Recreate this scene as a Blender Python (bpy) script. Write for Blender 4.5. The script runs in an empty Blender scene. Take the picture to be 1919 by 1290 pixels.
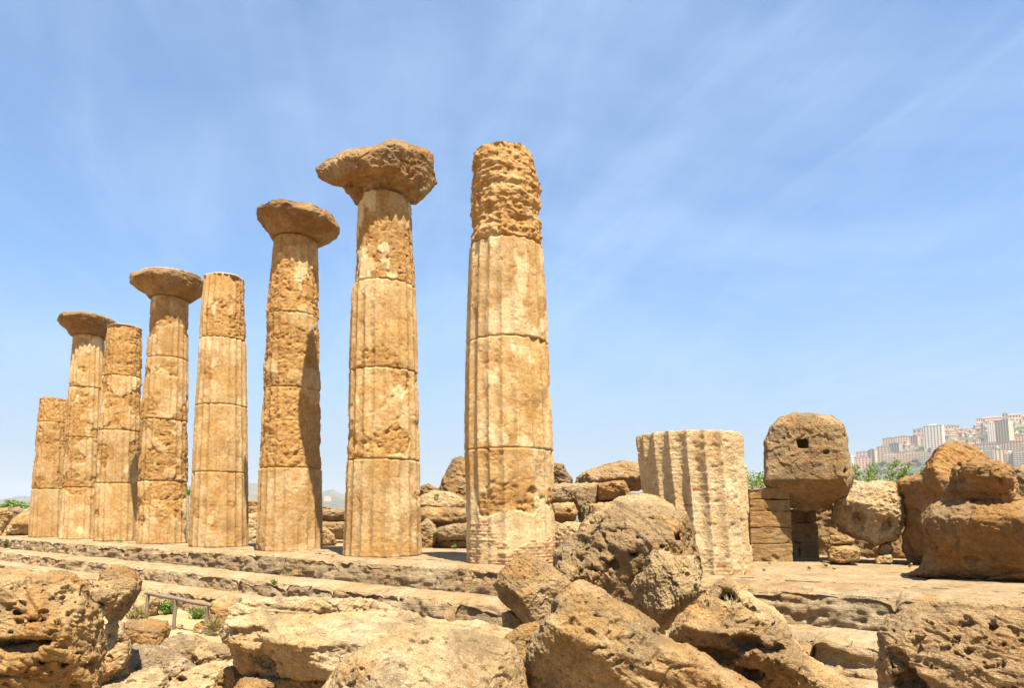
import bpy, math, random
import numpy as np
random.seed(7)
rng = np.random.RandomState(11)
HAZE_DENSITY = 1.5e-4

# ------------------------------------------------------------------ camera, sky, sun
F = 1250.0; CX = 959.5; PY = 839.0; EYE = 1.03; TILT = math.radians(6.07)
KD = F/1600.0      # depths below were first paced out for a longer lens
SUN_AZ = math.radians(23.0)      # from "behind the camera" towards the right
SUN_EL = math.radians(66.0)
scene = bpy.context.scene
cd = bpy.data.cameras.new("camera"); cam = bpy.data.objects.new("camera", cd)
scene.collection.objects.link(cam); scene.camera = cam
cam.location = (0, 0, EYE); cam.rotation_euler = (math.pi/2 + TILT, 0, 0)
cd.sensor_width = 36.0; cd.lens = F/1919*36; cd.shift_y = (PY-645.0)/1919
cd.clip_start = .1; cd.clip_end = 40000
scene.view_settings.view_transform = 'Standard'; scene.view_settings.look = 'None'
scene.view_settings.exposure = 1.6; scene.view_settings.gamma = 1.0

sdir = np.array([math.sin(SUN_AZ)*math.cos(SUN_EL), -math.cos(SUN_AZ)*math.cos(SUN_EL), math.sin(SUN_EL)])
sl = bpy.data.lights.new("sun", 'SUN'); sl.energy = 5.0; sl.angle = math.radians(.5); sl.color = (1, .93, .80)
so = bpy.data.objects.new("sun", sl); scene.collection.objects.link(so)
from mathutils import Vector
so.rotation_euler = Vector(sdir).to_track_quat('Z', 'Y').to_euler(); so.location = (20, -30, 60)

class NT:
    """small helper for node trees"""
    def __init__(s, tree): s.t = tree; s.n = tree.nodes; s.l = tree.links
    def put(s, sock, v):
        if isinstance(v, bpy.types.NodeSocket): s.l.new(v, sock)
        elif v is not None: sock.default_value = v
    def noise(s, vec, scale, detail=4, rough=.5, dist=0.):
        n = s.n.new('ShaderNodeTexNoise')
        s.put(n.inputs['Vector'], vec); n.inputs['Scale'].default_value = scale; n.inputs['Detail'].default_value = detail
        n.inputs['Roughness'].default_value = rough; n.inputs['Distortion'].default_value = dist
        return n.outputs[0]
    def ramp(s, v, a, b, lo=0., hi=1.):
        n = s.n.new('ShaderNodeMapRange'); n.interpolation_type = 'SMOOTHSTEP'
        s.put(n.inputs[0], v); n.inputs[1].default_value = a; n.inputs[2].default_value = b
        n.inputs[3].default_value = lo; n.inputs[4].default_value = hi
        return n.outputs[0]
    def math(s, op, a, b=None):
        n = s.n.new('ShaderNodeMath'); n.operation = op
        s.put(n.inputs[0], a)
        if b is not None: s.put(n.inputs[1], b)
        return n.outputs[0]
    def mix(s, f, a, b, blend='MIX'):
        n = s.n.new('ShaderNodeMix'); n.data_type = 'RGBA'; n.blend_type = blend
        s.put(n.inputs[0], f)
        for k, v in ((6, a), (7, b)):
            if isinstance(v, (tuple, list)): v = tuple(v)+((1,) if len(v) == 3 else ())
            s.put(n.inputs[k], v)
        return n.outputs[2]
    def attr(s, name):
        n = s.n.new('ShaderNodeAttribute'); n.attribute_name = name; return n
    def mapping(s, vec, scale=(1,1,1), rot=(0,0,0), loc=(0,0,0)):
        n = s.n.new('ShaderNodeMapping'); s.put(n.inputs[0], vec)
        n.inputs['Scale'].default_value = scale; n.inputs['Rotation'].default_value = rot; n.inputs['Location'].default_value = loc
        return n.outputs[0]
    def bump(s, h, strength, dist, normal=None):
        n = s.n.new('ShaderNodeBump'); n.inputs['Strength'].default_value = strength; n.inputs['Distance'].default_value = dist
        s.put(n.inputs['Height'], h)
        if normal is not None: s.put(n.inputs['Normal'], normal)
        return n.outputs[0]

# world: Nishita sky with thin streaks of cirrus in it
w = bpy.data.worlds.new("World"); scene.world = w; w.use_nodes = True
N = NT(w.node_tree); N.n.clear()
sky = N.n.new('ShaderNodeTexSky'); sky.sky_type = 'NISHITA'; sky.sun_disc = False
sky.sun_elevation = SUN_EL; sky.sun_rotation = math.pi - SUN_AZ
sky.altitude = 100; sky.air_density = 1.0; sky.dust_density = 0.6; sky.ozone_density = 3.0
tc = N.n.new('ShaderNodeTexCoord')
sep = N.n.new('ShaderNodeSeparateXYZ'); N.l.new(tc.outputs['Generated'], sep.inputs[0])
zz = N.math('ADD', N.math('MAXIMUM', sep.outputs[2], 0.0), .16)
cmb = N.n.new('ShaderNodeCombineXYZ')
N.l.new(N.math('DIVIDE', sep.outputs[0], zz), cmb.inputs[0]); N.l.new(N.math('DIVIDE', sep.outputs[1], zz), cmb.inputs[1])
pl = cmb.outputs[0]
r1 = N.mapping(pl, rot=(0, 0, math.radians(-118)))
st1 = N.noise(N.mapping(r1, scale=(.55, 3.2, 1)), 1.5, 7, .58, .6)
r2 = N.mapping(pl, rot=(0, 0, math.radians(-97)), loc=(3, 7, 0))
st2 = N.noise(N.mapping(r2, scale=(.8, 4.0, 1)), 2.0, 6, .6, 1.0)
big = N.noise(pl, .9, 3, .5, .3)
cl = N.math('MULTIPLY', N.ramp(st1, .36, .80), N.ramp(big, .30, .66))
cl = N.math('ADD', N.math('MULTIPLY', cl, .20), N.math('MULTIPLY', N.ramp(st2, .40, .85), .07))
cl = N.math('ADD', cl, N.math('MULTIPLY', N.ramp(N.noise(pl, .55, 5, .6, .8), .36, .66), .20))
cl = N.math('ADD', cl, .11)
veil = N.ramp(sep.outputs[2], -.02, .36, .92, .0)
base = N.mix(1.0, sky.outputs[0], (.83, 1.18, 1.38), 'MULTIPLY')
col = N.mix(veil, N.mix(cl, base, (5.5, 7.0, 9.0)), (3.0, 3.55, 4.2))
bg = N.n.new('ShaderNodeBackground'); bg.inputs[1].default_value = .052
N.l.new(col, bg.inputs[0]); ow = N.n.new('ShaderNodeOutputWorld'); N.l.new(bg.outputs[0], ow.inputs[0])

# ------------------------------------------------------------------ pixel <-> place
ct, st_ = math.cos(TILT), math.sin(TILT)
def ray(px, py):
    px = np.asarray(px, float); py = np.asarray(py, float)
    a = (px-CX)/F; b = (PY-py)/F
    return np.stack([a, ct - b*st_, st_ + b*ct], -1)
def at(px, py, Y): return at0(px, py, np.asarray(Y)*KD)
def at0(px, py, Y):
    d = ray(px, py); k = Y/d[..., 1]
    return d*k[..., None] + np.array([0, 0, EYE])
def project(P):
    P = np.asarray(P, float) - np.array([0, 0, EYE])
    zc = P[..., 1]*ct + P[..., 2]*st_; yc = -P[..., 1]*st_ + P[..., 2]*ct
    return CX + F*P[..., 0]/zc, PY - F*yc/zc

# ------------------------------------------------------------------ numpy noise
_perm = np.random.RandomState(3).permutation(256).astype(np.int32); _perm = np.concatenate([_perm, _perm, _perm])
_g = np.random.RandomState(5).normal(size=(256, 3)).astype(np.float32); _g /= np.linalg.norm(_g, axis=1)[:, None]
def pn(P, seed=0):
    P = np.asarray(P, np.float32) + np.float32(seed*17.31 % 97)
    i = np.floor(P).astype(np.int32); f = P - i; i &= 255
    u = f*f*f*(f*(f*6-15)+10)
    res = None
    x0, y0, z0 = i[:, 0], i[:, 1], i[:, 2]
    out = np.zeros(len(P), np.float32)
    for dx in (0, 1):
        wx = u[:, 0] if dx else 1-u[:, 0]; hx = _perm[x0+dx]
        for dy in (0, 1):
            wy = wx*(u[:, 1] if dy else 1-u[:, 1]); hy = _perm[hx+y0+dy]
            for dz in (0, 1):
                wz = wy*(u[:, 2] if dz else 1-u[:, 2]); g = _g[_perm[hy+z0+dz]]
                out += wz*(g[:, 0]*(f[:, 0]-dx)+g[:, 1]*(f[:, 1]-dy)+g[:, 2]*(f[:, 2]-dz))
    return out*1.6
def fbm(P, oct=4, seed=0, gain=.5, lac=2.03):
    P = np.asarray(P, np.float32); a = 1.; s = 0; o = np.zeros(len(P), np.float32)
    for k in range(oct):
        o += a*pn(P, seed+k*3.7); s += a; a *= gain; P = P*lac
    return o/s
def ridged(P, oct=3, seed=0):
    P = np.asarray(P, np.float32); a = 1.; s = 0; o = np.zeros(len(P), np.float32)
    for k in range(oct):
        o += a*(1-2*np.abs(pn(P, seed+k*5.1))); s += a; a *= .5; P = P*2.1
    return o/s
def facets_noise(P, seed=0, tilt=.6):
    """cellular break-up: every cell is a small plane of its own, like spalled stone"""
    P = np.asarray(P, np.float32)+np.float32(seed*13.7 % 91)
    i = np.floor(P).astype(np.int32); best = np.full(len(P), 9e9, np.float32); val = np.zeros(len(P), np.float32)
    for dx in (-1, 0, 1):
        for dy in (-1, 0, 1):
            for dz in (-1, 0, 1):
                j = i+np.array([dx, dy, dz], np.int32); h = _perm[_perm[_perm[j[:, 0] & 255]+(j[:, 1] & 255)]+(j[:, 2] & 255)]
                c = j+_g[h]*.35+.5; q = P-c; d = (q*q).sum(1)
                m = d < best; best = np.where(m, d, best)
                g = _g[(h*7+31) & 255]; val = np.where(m, (q*g).sum(1)*tilt+g[:, 0]*.18, val)
    return val
def sst(x, a, b):
    t = np.clip((x-a)/(b-a), 0, 1); return t*t*(3-2*t)
def hash2(a, b, k=0):
    h = (a.astype(np.int64)*374761393 + b.astype(np.int64)*668265263 + k*97531) & 0xffffffff
    h = ((h ^ (h >> 13))*1274126177) & 0xffffffff
    return ((h ^ (h >> 16)) & 0xffff)/65535.0

# ------------------------------------------------------------------ mesh helpers
col_ = scene.collection
def mesh_obj(name, V, Q, mat=None, parent=None, T=None, smooth=False, attrs=None, loc=None):
    """V (n,3); Q (m,4) quads; T (k,3) tris -> one linked mesh object"""
    me = bpy.data.meshes.new(name)
    V = np.asarray(V, np.float32)
    if loc is not None: V = V - np.asarray(loc, np.float32)
    Q = np.zeros((0, 4), np.int32) if Q is None else np.asarray(Q, np.int32)
    T = np.zeros((0, 3), np.int32) if T is None else np.asarray(T, np.int32)
    me.vertices.add(len(V)); me.vertices.foreach_set('co', V.ravel())
    nl = Q.size + T.size
    me.loops.add(nl); me.loops.foreach_set('vertex_index', np.concatenate([Q.ravel(), T.ravel()]))
    me.polygons.add(len(Q)+len(T))
    me.polygons.foreach_set('loop_start', np.concatenate([np.arange(len(Q))*4, Q.size+np.arange(len(T))*3]).astype(np.int32))
    me.update(calc_edges=True)
    me.polygons.foreach_set('use_smooth', np.full(len(me.polygons), bool(smooth)))
    if attrs:
        for k, v in attrs.items():
            if v.ndim == 2:
                a = me.attributes.new(k, 'FLOAT_VECTOR', 'POINT'); a.data.foreach_set('vector', v.astype(np.float32).ravel())
            else:
                a = me.attributes.new(k, 'FLOAT', 'POINT'); a.data.foreach_set('value', v.astype(np.float32))
    if mat: me.materials.append(mat)
    o = bpy.data.objects.new(name, me); col_.objects.link(o)
    if loc is not None: o.location = [float(x) for x in loc]
    if parent: o.parent = parent
    return o
def thing(name, label, cat, loc=(0, 0, 0), group=None):
    o = bpy.data.objects.new(name, None); col_.objects.link(o)
    o.empty_display_size = .2
    o.location = [float(x) for x in loc]; tag(o, label, cat, group); return o
def tag(o, label=None, cat=None, group=None, kind=None):
    if label: o['label'] = label
    if cat: o['category'] = cat
    if group: o['group'] = group
    if kind: o['kind'] = kind
    return o
def box_vq(x0, x1, y0, y1, z0, z1):
    V = np.array([[x, y, z] for z in (z0, z1) for y in (y0, y1) for x in (x0, x1)], float)
    Q = np.array([[0, 2, 3, 1], [4, 5, 7, 6], [0, 1, 5, 4], [2, 6, 7, 3], [0, 4, 6, 2], [1, 3, 7, 5]])
    return V, Q
def join(parts):
    V = []; Q = []; n = 0
    for v, q in parts:
        V.append(v); Q.append(np.asarray(q)+n); n += len(v)
    return np.concatenate(V), np.concatenate(Q)
def vnormals(V, Q):
    n = np.cross(V[Q[:, 2]]-V[Q[:, 0]], V[Q[:, 3]]-V[Q[:, 1]])
    o = np.zeros_like(V)
    for c in range(3):
        for k in range(4): o[:, c] += np.bincount(Q[:, k], n[:, c], len(V))
    return o/np.maximum(np.linalg.norm(o, axis=1), 1e-12)[:, None]
def laplace(V, Q, k=.5, it=1):
    e = np.concatenate([Q[:, [0, 1]], Q[:, [1, 2]], Q[:, [2, 3]], Q[:, [3, 0]]])
    for _ in range(it):
        cnt = np.bincount(e[:, 0], minlength=len(V))+np.bincount(e[:, 1], minlength=len(V))
        S = np.stack([np.bincount(e[:, 0], V[e[:, 1], c], len(V))+np.bincount(e[:, 1], V[e[:, 0], c], len(V)) for c in range(3)], 1)
        V = V*(1-k)+k*S/np.maximum(cnt, 1)[:, None]
    return V
def subdivide(V, Q):
    n = len(V)
    E = np.concatenate([Q[:, [0, 1]], Q[:, [1, 2]], Q[:, [2, 3]], Q[:, [3, 0]]]); E = np.sort(E, 1)
    key = E[:, 0].astype(np.int64)*n+E[:, 1]
    uk, inv = np.unique(key, return_inverse=True)
    ev = (V[uk//n]+V[uk % n])*.5; fv = V[Q].mean(1)
    m = len(Q); ei = inv.reshape(4, m)+n; fi = np.arange(m)+n+len(uk)
    V2 = np.concatenate([V, ev, fv])
    Q2 = np.concatenate([np.stack([Q[:, k], ei[k], fi, ei[k-1]], 1) for k in range(4)])
    return V2, Q2
def surface_nets(f, org, cell):
    nx, ny, nz = f.shape; s = f < 0
    cs = lambda a, d: a[d[0]:nx-1+d[0], d[1]:ny-1+d[1], d[2]:nz-1+d[2]]
    C = [(i, j, k) for i in (0, 1) for j in (0, 1) for k in (0, 1)]
    cnt = sum(cs(s, c).astype(np.int8) for c in C)
    act = (cnt > 0) & (cnt < 8)
    idx = np.argwhere(act); ii = tuple(idx.T)
    pos = np.zeros((len(idx), 3)); num = np.zeros(len(idx))
    for a in C:
        for ax in range(3):
            if a[ax]: continue
            b = list(a); b[ax] = 1
            fa = f[idx[:, 0]+a[0], idx[:, 1]+a[1], idx[:, 2]+a[2]]; fb = f[idx[:, 0]+b[0], idx[:, 1]+b[1], idx[:, 2]+b[2]]
            m = (fa < 0) != (fb < 0); t = np.where(m, fa/np.where(m, fa-fb, 1), 0)
            p = np.tile(np.array(a, float), (len(idx), 1)); p[:, ax] += t
            pos += p*m[:, None]; num += m
    V = (idx+pos/num[:, None])*cell+org
    vid = -np.ones(act.shape, np.int64); vid[ii] = np.arange(len(idx))
    Q = []
    for ax in range(3):
        o1, o2 = [(1, 2), (2, 0), (0, 1)][ax]
        sl0 = [slice(None)]*3; sl1 = [slice(None)]*3
        sl0[ax] = slice(0, -1); sl1[ax] = slice(1, None)
        ch = s[tuple(sl0)] != s[tuple(sl1)]
        e = np.argwhere(ch)
        e = e[(e[:, o1] > 0) & (e[:, o2] > 0) & (e[:, o1] < f.shape[o1]-1) & (e[:, o2] < f.shape[o2]-1)]
        inside = s[tuple(e.T)]
        q = []
        for d1, d2 in ((-1, -1), (0, -1), (0, 0), (-1, 0)):
            c = e.copy(); c[:, o1] += d1; c[:, o2] += d2; q.append(vid[tuple(c.T)])
        q = np.stack(q, 1); q[~inside] = q[~inside][:, ::-1]
        Q.append(q)
    Q = np.concatenate(Q); Q = Q[(Q >= 0).all(1)]
    return V, Q

# ------------------------------------------------------------------ materials
def principled(name):
    m = bpy.data.materials.new(name); m.use_nodes = True
    T = NT(m.node_tree); T.n.clear()
    b = T.n.new('ShaderNodeBsdfPrincipled'); o = T.n.new('ShaderNodeOutputMaterial'); T.l.new(b.outputs[0], o.inputs[0])
    b.inputs['Roughness'].default_value = .92; b.inputs['Specular IOR Level'].default_value = .15
    return m, T, b
def stone(name, light, warm, dark=(.085, .06, .038), darkamt=.5, speck=.5, bump=.5, scale=1., pits=.5, column=False, strata=0.):
    light = tuple(x*y for x, y in zip(light, (.57, .55, .52))); warm = tuple(x*y for x, y in zip(warm, (.57, .54, .50)))
    m, T, b = principled(name)
    geo = T.n.new('ShaderNodeNewGeometry'); P = geo.outputs['Position']
    S = scale
    n1 = T.noise(P, .8*S, 5, .6); n2 = T.noise(P, 2.7*S, 6, .65, .4); n3 = T.noise(P, 11*S, 6, .7)
    n4 = T.noise(P, 45*S, 4, .7)
    c = T.mix(T.ramp(n1, .40, .60), warm, light)
    rust = tuple(x*y for x, y in zip(warm, (.92, .70, .50)))
    c = T.mix(T.math('MULTIPLY', T.ramp(n2, .50, .66), .6), c, rust)
    if column:
        ro = T.attr('rough').outputs['Fac']; pa = T.attr('plaster').outputs['Fac']; br = T.attr('brick').outputs['Fac']
        rc = T.mix(T.ramp(n2, .35, .65), (warm[0]*.90, warm[1]*.84, warm[2]*.74), (warm[0]*.72, warm[1]*.59, warm[2]*.42))
        c = T.mix(T.math('MULTIPLY', T.ramp(T.noise(P, 1.7, 6, .62, .3), .50, .56), .55), c, (warm[0]*.86, warm[1]*.78, warm[2]*.64))
        c = T.mix(T.math('MULTIPLY', ro, .90), c, rc)
        pc = T.mix(T.ramp(n3, .35, .7), (.55, .42, .24), (.48, .35, .175))
        c = T.mix(T.math('MULTIPLY', pa, T.ramp(n2, .30, .45, .45, .85)), c, pc)
        bc = T.attr('brickcol').outputs['Color']
        c = T.mix(br, c, bc)
    # streaks of dark lichen, in patches broken up by fine noise
    l1 = T.noise(P, 1.3*S, 7, .72, .5)
    lich = T.math('MULTIPLY', T.ramp(l1, .60-.17*darkamt, .72-.10*darkamt), T.ramp(n3, .36, .56))
    c = T.mix(T.math('MULTIPLY', lich, min(1., .35+.55*darkamt)), c, dark)
    cr = T.attr('crust').outputs['Fac']
    c = T.mix(T.math('MULTIPLY', T.math('MULTIPLY', cr, T.ramp(n3, .32, .58)), .8), c, (.155, .105, .056))
    # shell fragments and grains
    c = T.mix(T.math('MULTIPLY', T.ramp(n4, .60, .70), speck), c, tuple(min(.8, x*1.5+.05) for x in light))
    c = T.mix(T.math('MULTIPLY', T.ramp(n4, .40, .30), .55*speck+.1), c, tuple(x*.45 for x in warm))
    v = T.math('MULTIPLY', T.ramp(n3, .3, .7, .78, 1.18), T.ramp(T.noise(P, 110*S, 3, .7), .34, .66, .74, 1.26))
    oi = T.n.new('ShaderNodeObjectInfo'); v = T.math('MULTIPLY', v, T.ramp(oi.outputs['Random'], 0, 1, .90, 1.08))
    hsv = T.n.new('ShaderNodeHueSaturation'); T.put(hsv.inputs['Value'], v); T.put(hsv.inputs['Color'], c)
    T.l.new(hsv.outputs[0], b.inputs['Base Color'])
    vor = T.n.new('ShaderNodeTexVoronoi'); T.put(vor.inputs['Vector'], T.mix(.05, P, T.noise(P, 6, 2))); vor.inputs['Scale'].default_value = 13*S
    pit = T.math('MULTIPLY', T.ramp(vor.outputs['Distance'], .30, .12), T.ramp(n2, .46, .60))
    h = T.math('ADD', T.math('MULTIPLY', n3, 1.0), T.math('MULTIPLY', n4, .42))
    h = T.math('SUBTRACT', h, T.math('MULTIPLY', pit, pits))
    if strata:
        sn = T.noise(T.mapping(P, scale=(1.2, 1.2, 14), rot=(.25, .3, .2)), 1.6, 5, .65)
        h = T.math('ADD', h, T.math('MULTIPLY', sn, strata))
    nb = T.bump(h, min(1., bump), .07)
    T.l.new(nb, b.inputs['Normal'])
    return m
M = {}
M['col'] = stone('column_sandstone', (.77, .55, .285), (.66, .42, .17), darkamt=.16, speck=.25, bump=.45, pits=.5, column=True)
M['stump'] = stone('stump_sandstone', (.82, .645, .395), (.74, .54, .30), darkamt=.15, speck=.3, bump=.6, pits=.6, column=True)
M['cap'] = stone('capital_sandstone', (.46, .31, .15), (.36, .20, .075), darkamt=.6, speck=.3, bump=.7, strata=.5)
M['mortar'] = stone('cement_cap', (.66, .57, .46), (.60, .49, .37), darkamt=.1, speck=.2, bump=.3)
M['warm'] = stone('rock_warm', (.60, .43, .22), (.47, .285, .11), darkamt=.50, speck=.75, bump=.8, strata=.4)
M['brown'] = stone('rock_brown', (.54, .38, .20), (.47, .29, .12), darkamt=.30, speck=.7, bump=1., pits=.9)
M['pale'] = stone('rock_pale', (.62, .48, .285), (.55, .385, .19), darkamt=.45, speck=.8, bump=.8)
M['pitted'] = stone('rock_pitted', (.70, .56, .37), (.58, .42, .24), darkamt=.95, speck=.9, bump=1., pits=1.)
M['grey'] = stone('rock_grey', (.52, .38, .22), (.46, .305, .15), darkamt=.45, speck=.8, bump=.9, strata=.8)
M['orange'] = stone('rock_orange', (.47, .285, .12), (.40, .22, .075), darkamt=.6, speck=.25, bump=.6, pits=.4)
M['step'] = stone('step_stone', (.62, .475, .29), (.55, .385, .20), darkamt=.60, speck=.55, bump=.9, strata=.8)
M['ashlar'] = stone('ashlar_stone', (.50, .33, .15), (.45, .265, .10), darkamt=.25, speck=.3, bump=.6, strata=.9)
# ------------------------------------------------------------------ ground and far terrain
ROW_A = np.array([0., 20.4*KD]); ROW_D = np.array([-1524., F]); ROW_D /= np.linalg.norm(ROW_D); ROW_N = np.array([ROW_D[1]*-1, ROW_D[0]])
# outward normal (towards the camera)
ROW_N = np.array([-F, -1524.]); ROW_N /= np.linalg.norm(ROW_N)
RIDGE = np.array([(-1500, 20), (-600, 30), (-200, 30), (0, 34), (40, 41), (120, 36), (200, 45), (330, 60), (470, 66), (520, 64), (585, 60), (607, 50), (622, 54), (640, 46), (800, 40), (1100, 30),
                  (1300, 42), (1400, 62), (1433, 76), (1500, 84), (1600, 106), (1660, 138), (1700, 150), (1760, 163), (1830, 170), (1870, 186), (1900, 192), (2100, 190), (2600, 120), (4000, 40)], float)
def ridge_px(px): return np.interp(px, RIDGE[:, 0], RIDGE[:, 1])
def gfun(r, px):
    near = np.where(px > 1200, 760., 1500.); far = np.where(px > 1200, 2000., 4200.)
    return np.clip((r-near)/(far-near), 0, 1)
def terrain(x, y):
    r = np.hypot(x, y)
    # local ground: mound of rubble under the viewer, level sand by the steps
    n = fbm(np.stack([x*.5, y*.5, x*0], 1), 3, 2)*.10*np.clip(12/np.maximum(r, 1), .2, 1.5)
    loc = -1.45 + .45*sst(10.2-y, 0, 3.9)*sst(26-np.abs(x), 0, 12) + n
    e = np.abs((x-ROW_A[0])*ROW_N[0]+(y-ROW_A[1])*ROW_N[1])
    fall = -26*sst(r, 70, 420)
    z = loc+fall
    px = np.where(y > 1, CX+F*x/np.maximum(y, 1), 6000*np.sign(x))
    E = np.where(y > 1, ridge_px(px), 15)
    g = gfun(r, px)
    jag = fbm(np.stack([x*.004, y*.004, x*0], 1), 4, 9)
    hill = EYE + y/1.0*0 + r*np.cos(np.arctan2(x, np.maximum(y, 1e-3)))*(E/F)*(g**.85)*(1+.05*jag*(g < .97))
    beyond = sst(r, np.where(px > 1200, 2100., 4300.), np.where(px > 1200, 3500., 5800.))
    hill = hill*(1-beyond) - 30*beyond
    k = sst(r, 420, 900)
    z = z*(1-k) + k*np.where(g > 0, np.maximum(hill*sst(g, 0, .10)+(-26)*(1-sst(g, 0, .10)), -26), -26)
    return z
rad = np.concatenate([np.linspace(.5, 30, 110), 30*np.exp(np.linspace(.02, math.log(6000/30), 150))])
az = np.concatenate([np.linspace(-42, 42, 420), np.linspace(42, 318, 70)[1:-1]])*math.pi/180
nr, na = len(rad), len(az)
A2, R2 = np.meshgrid(az, rad); gx = (R2*np.sin(A2)).ravel(); gy = (R2*np.cos(A2)).ravel()
gz = terrain(gx, gy)
i = np.arange(nr-1)[:, None]*na; j = np.arange(na)[None, :]; j2 = (j+1) % na
GQ = np.stack([i+j, i+na+j, i+na+j2, i+j2], -1).reshape(-1, 4)
mg, T, b = principled('dry_ground')
geo = T.n.new('ShaderNodeNewGeometry'); P = geo.outputs['Position']
ln = T.n.new('ShaderNodeVectorMath'); ln.operation = 'LENGTH'; T.l.new(P, ln.inputs[0])
sand = T.mix(T.ramp(T.noise(P, 1.2, 6, .6), .35, .65), (.37, .26, .135), (.28, .19, .09))
sand = T.mix(T.math('MULTIPLY', T.ramp(T.noise(P, 22, 4, .7), .56, .7), .5), sand, (.34, .24, .13))
f1 = T.noise(P, .004, 6, .62); f2 = T.noise(P, .022, 6, .72); f3 = T.noise(P, .09, 4, .7)
scr = T.mix(T.ramp(f1, .40, .60), (.15, .12, .063), (.062, .066, .03))
scr = T.mix(T.ramp(f2, .48, .60), scr, (.034, .047, .02))
scr = T.mix(T.math('MULTIPLY', T.ramp(f3, .58, .66), .7), scr, (.22, .18, .12))
T.l.new(T.mix(T.ramp(ln.outputs['Value'], 60, 160), sand, scr), b.inputs['Base Color'])
T.l.new(T.bump(T.noise(P, 9, 6, .7), .6, .06), b.inputs['Normal'])
tag(mesh_obj('ground', np.stack([gx, gy, gz], 1), GQ, mg, smooth=True), kind='structure')

def ground_z(x, y): return float(terrain(np.array([float(x)]), np.array([float(y)]))[0])

# ------------------------------------------------------------------ the stepped platform
def row_pt(s, e): return ROW_A[0]+s*ROW_D[0]+e*ROW_N[0], ROW_A[1]+s*ROW_D[1]+e*ROW_N[1]
def course(name, prof, s0, s1, seed, joints, parent, rough=1.):
    """one course of stone: profile (e,z) swept along the row, worn and jointed"""
    sl = [s0]
    while sl[-1] < s1:
        x, y = row_pt(sl[-1], 2.5); d = max(3, math.hypot(x, y)); sl.append(sl[-1]+max(.022, d*.0028))
    s = np.array(sl); pr = np.array(prof, float)
    ns, npn = len(s), len(pr)
    Sg = np.repeat(s, npn); E = np.tile(pr[:, 0], ns); Z = np.tile(pr[:, 1], ns)
    X = ROW_A[0]+Sg*ROW_D[0]+E*ROW_N[0]; Y = ROW_A[1]+Sg*ROW_D[1]+E*ROW_N[1]
    # outward normal of the profile
    t = np.roll(pr, -1, 0)-np.roll(pr, 1, 0); nrm = np.stack([t[:, 1], -t[:, 0]], 1)
    nrm /= np.maximum(np.linalg.norm(nrm, axis=1), 1e-9)[:, None]
    if nrm[np.argmax(pr[:, 0]), 0] < 0: nrm = -nrm
    # blocks
    J = np.array(joints); bi = np.searchsorted(J, Sg); off = hash2(bi, bi*0+seed, 1)-.5
    dj = np.min(np.abs(Sg[:, None]-J[None]), 1) if len(J) < 60 else np.array([0])
    P = np.stack([Sg, E, Z], 1)
    emax, zmax, zmin = pr[:, 0].max(), pr[:, 1].max(), pr[:, 1].min()
    fr = sst(E, emax-.75, emax-.15)                       # only the front edge is worn
    edge = np.exp(-((E-emax)**2+(Z-zmax)**2)/.09)
    face = sst(zmax-Z, .04, .15)*fr
    d = fr*.09*off + .10*rough*fbm(P*np.array([.9, 1.2, 1.6]), 4, seed)*fr
    d -= edge*rough*(.07+.24*np.clip(fbm(P*np.array([1.1, .6, .6]), 3, seed+4)+.12, 0, 1))
    und = ridged(P*np.array([.8, 1, 4.5])+.4*fbm(P*1.5, 2, seed+8)[:, None], 3, seed+6)
    d += face*rough*.055*und
    cav = sst(fbm(P*np.array([1.4, 1.2, 2.6]), 3, seed+11), .10, .32); d -= face*rough*.07*cav
    pit = sst(pn(P*9, seed+12), .38, .6); d -= (.020*face+.010)*pit*rough
    d += .022*fbm(P*5, 4, seed+15)*(.35+fr)
    d += face*rough*.055*facets_noise(P*np.array([1.6, 2.0, 3.0]), seed)+fr*.03*facets_noise(P*6, seed+1)
    d -= fr*.10*np.exp(-(dj/.026)**2) + fr*edge*.06*np.exp(-(dj/.10)**2)
    n2 = np.tile(nrm, (ns, 1))
    E2 = E+n2[:, 0]*d; Z2 = Z+n2[:, 1]*d
    Z2 = np.where((E < emax-1) & (Z > zmax-.05), Z+.025*fbm(P*.8, 4, seed+2)+.035*off-.03*np.exp(-(dj/.03)**2)-.02*np.exp(-(np.abs((E+.5)%1.5-.75)/.035)**2)-.014*sst(pn(P*5, seed+3), .25, .5), Z2)
    V = np.stack([ROW_A[0]+Sg*ROW_D[0]+E2*ROW_N[0], ROW_A[1]+Sg*ROW_D[1]+E2*ROW_N[1], Z2], 1)
    i = np.arange(ns-1)[:, None]*npn; j = np.arange(npn-1)[None, :]
    Q = np.stack([i+j, i+j+1, i+npn+j+1, i+npn+j], -1).reshape(-1, 4)
    caps = []
    for k in (0, ns-1):
        a = k*npn; h = npn//2
        caps += [[a+m, a+m+1, a+npn-2-m, a+npn-1-m] for m in range(h-1)]
    Q = np.concatenate([Q, np.array(caps)])
    cru = face*sst(fbm(P*np.array([.9, .9, 1.4]), 4, seed+21)+.25*(Z-zmin)/(zmax-zmin)-.14, -.04, .16)*.8
    return mesh_obj(name, V, Q, M['step'], parent, smooth=True, attrs=dict(crust=cru))
def prof(e_in, e_out, ztop, zbot, coarse=None):
    p = [(e_in, zbot-.3), (e_in, ztop)]
    if coarse: p += [(x, ztop) for x in coarse]
    p += [(x, ztop) for x in np.arange(max(e_out-1.3, e_in+.05), e_out-.04, .035)]
    p += [(e_out-.035, ztop-.005), (e_out-.01, ztop-.02)]
    p += [(e_out, z) for z in np.arange(ztop-.045, zbot, -.028)]
    p += [(e_out, zbot-.1), (e_out-.3, zbot-.3)]
    return p
rj = random.Random(4)
def mkj(a, b, lo, hi):
    o = [a]
    while o[-1] < b: o.append(o[-1]+rj.uniform(lo, hi))
    return o
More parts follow.
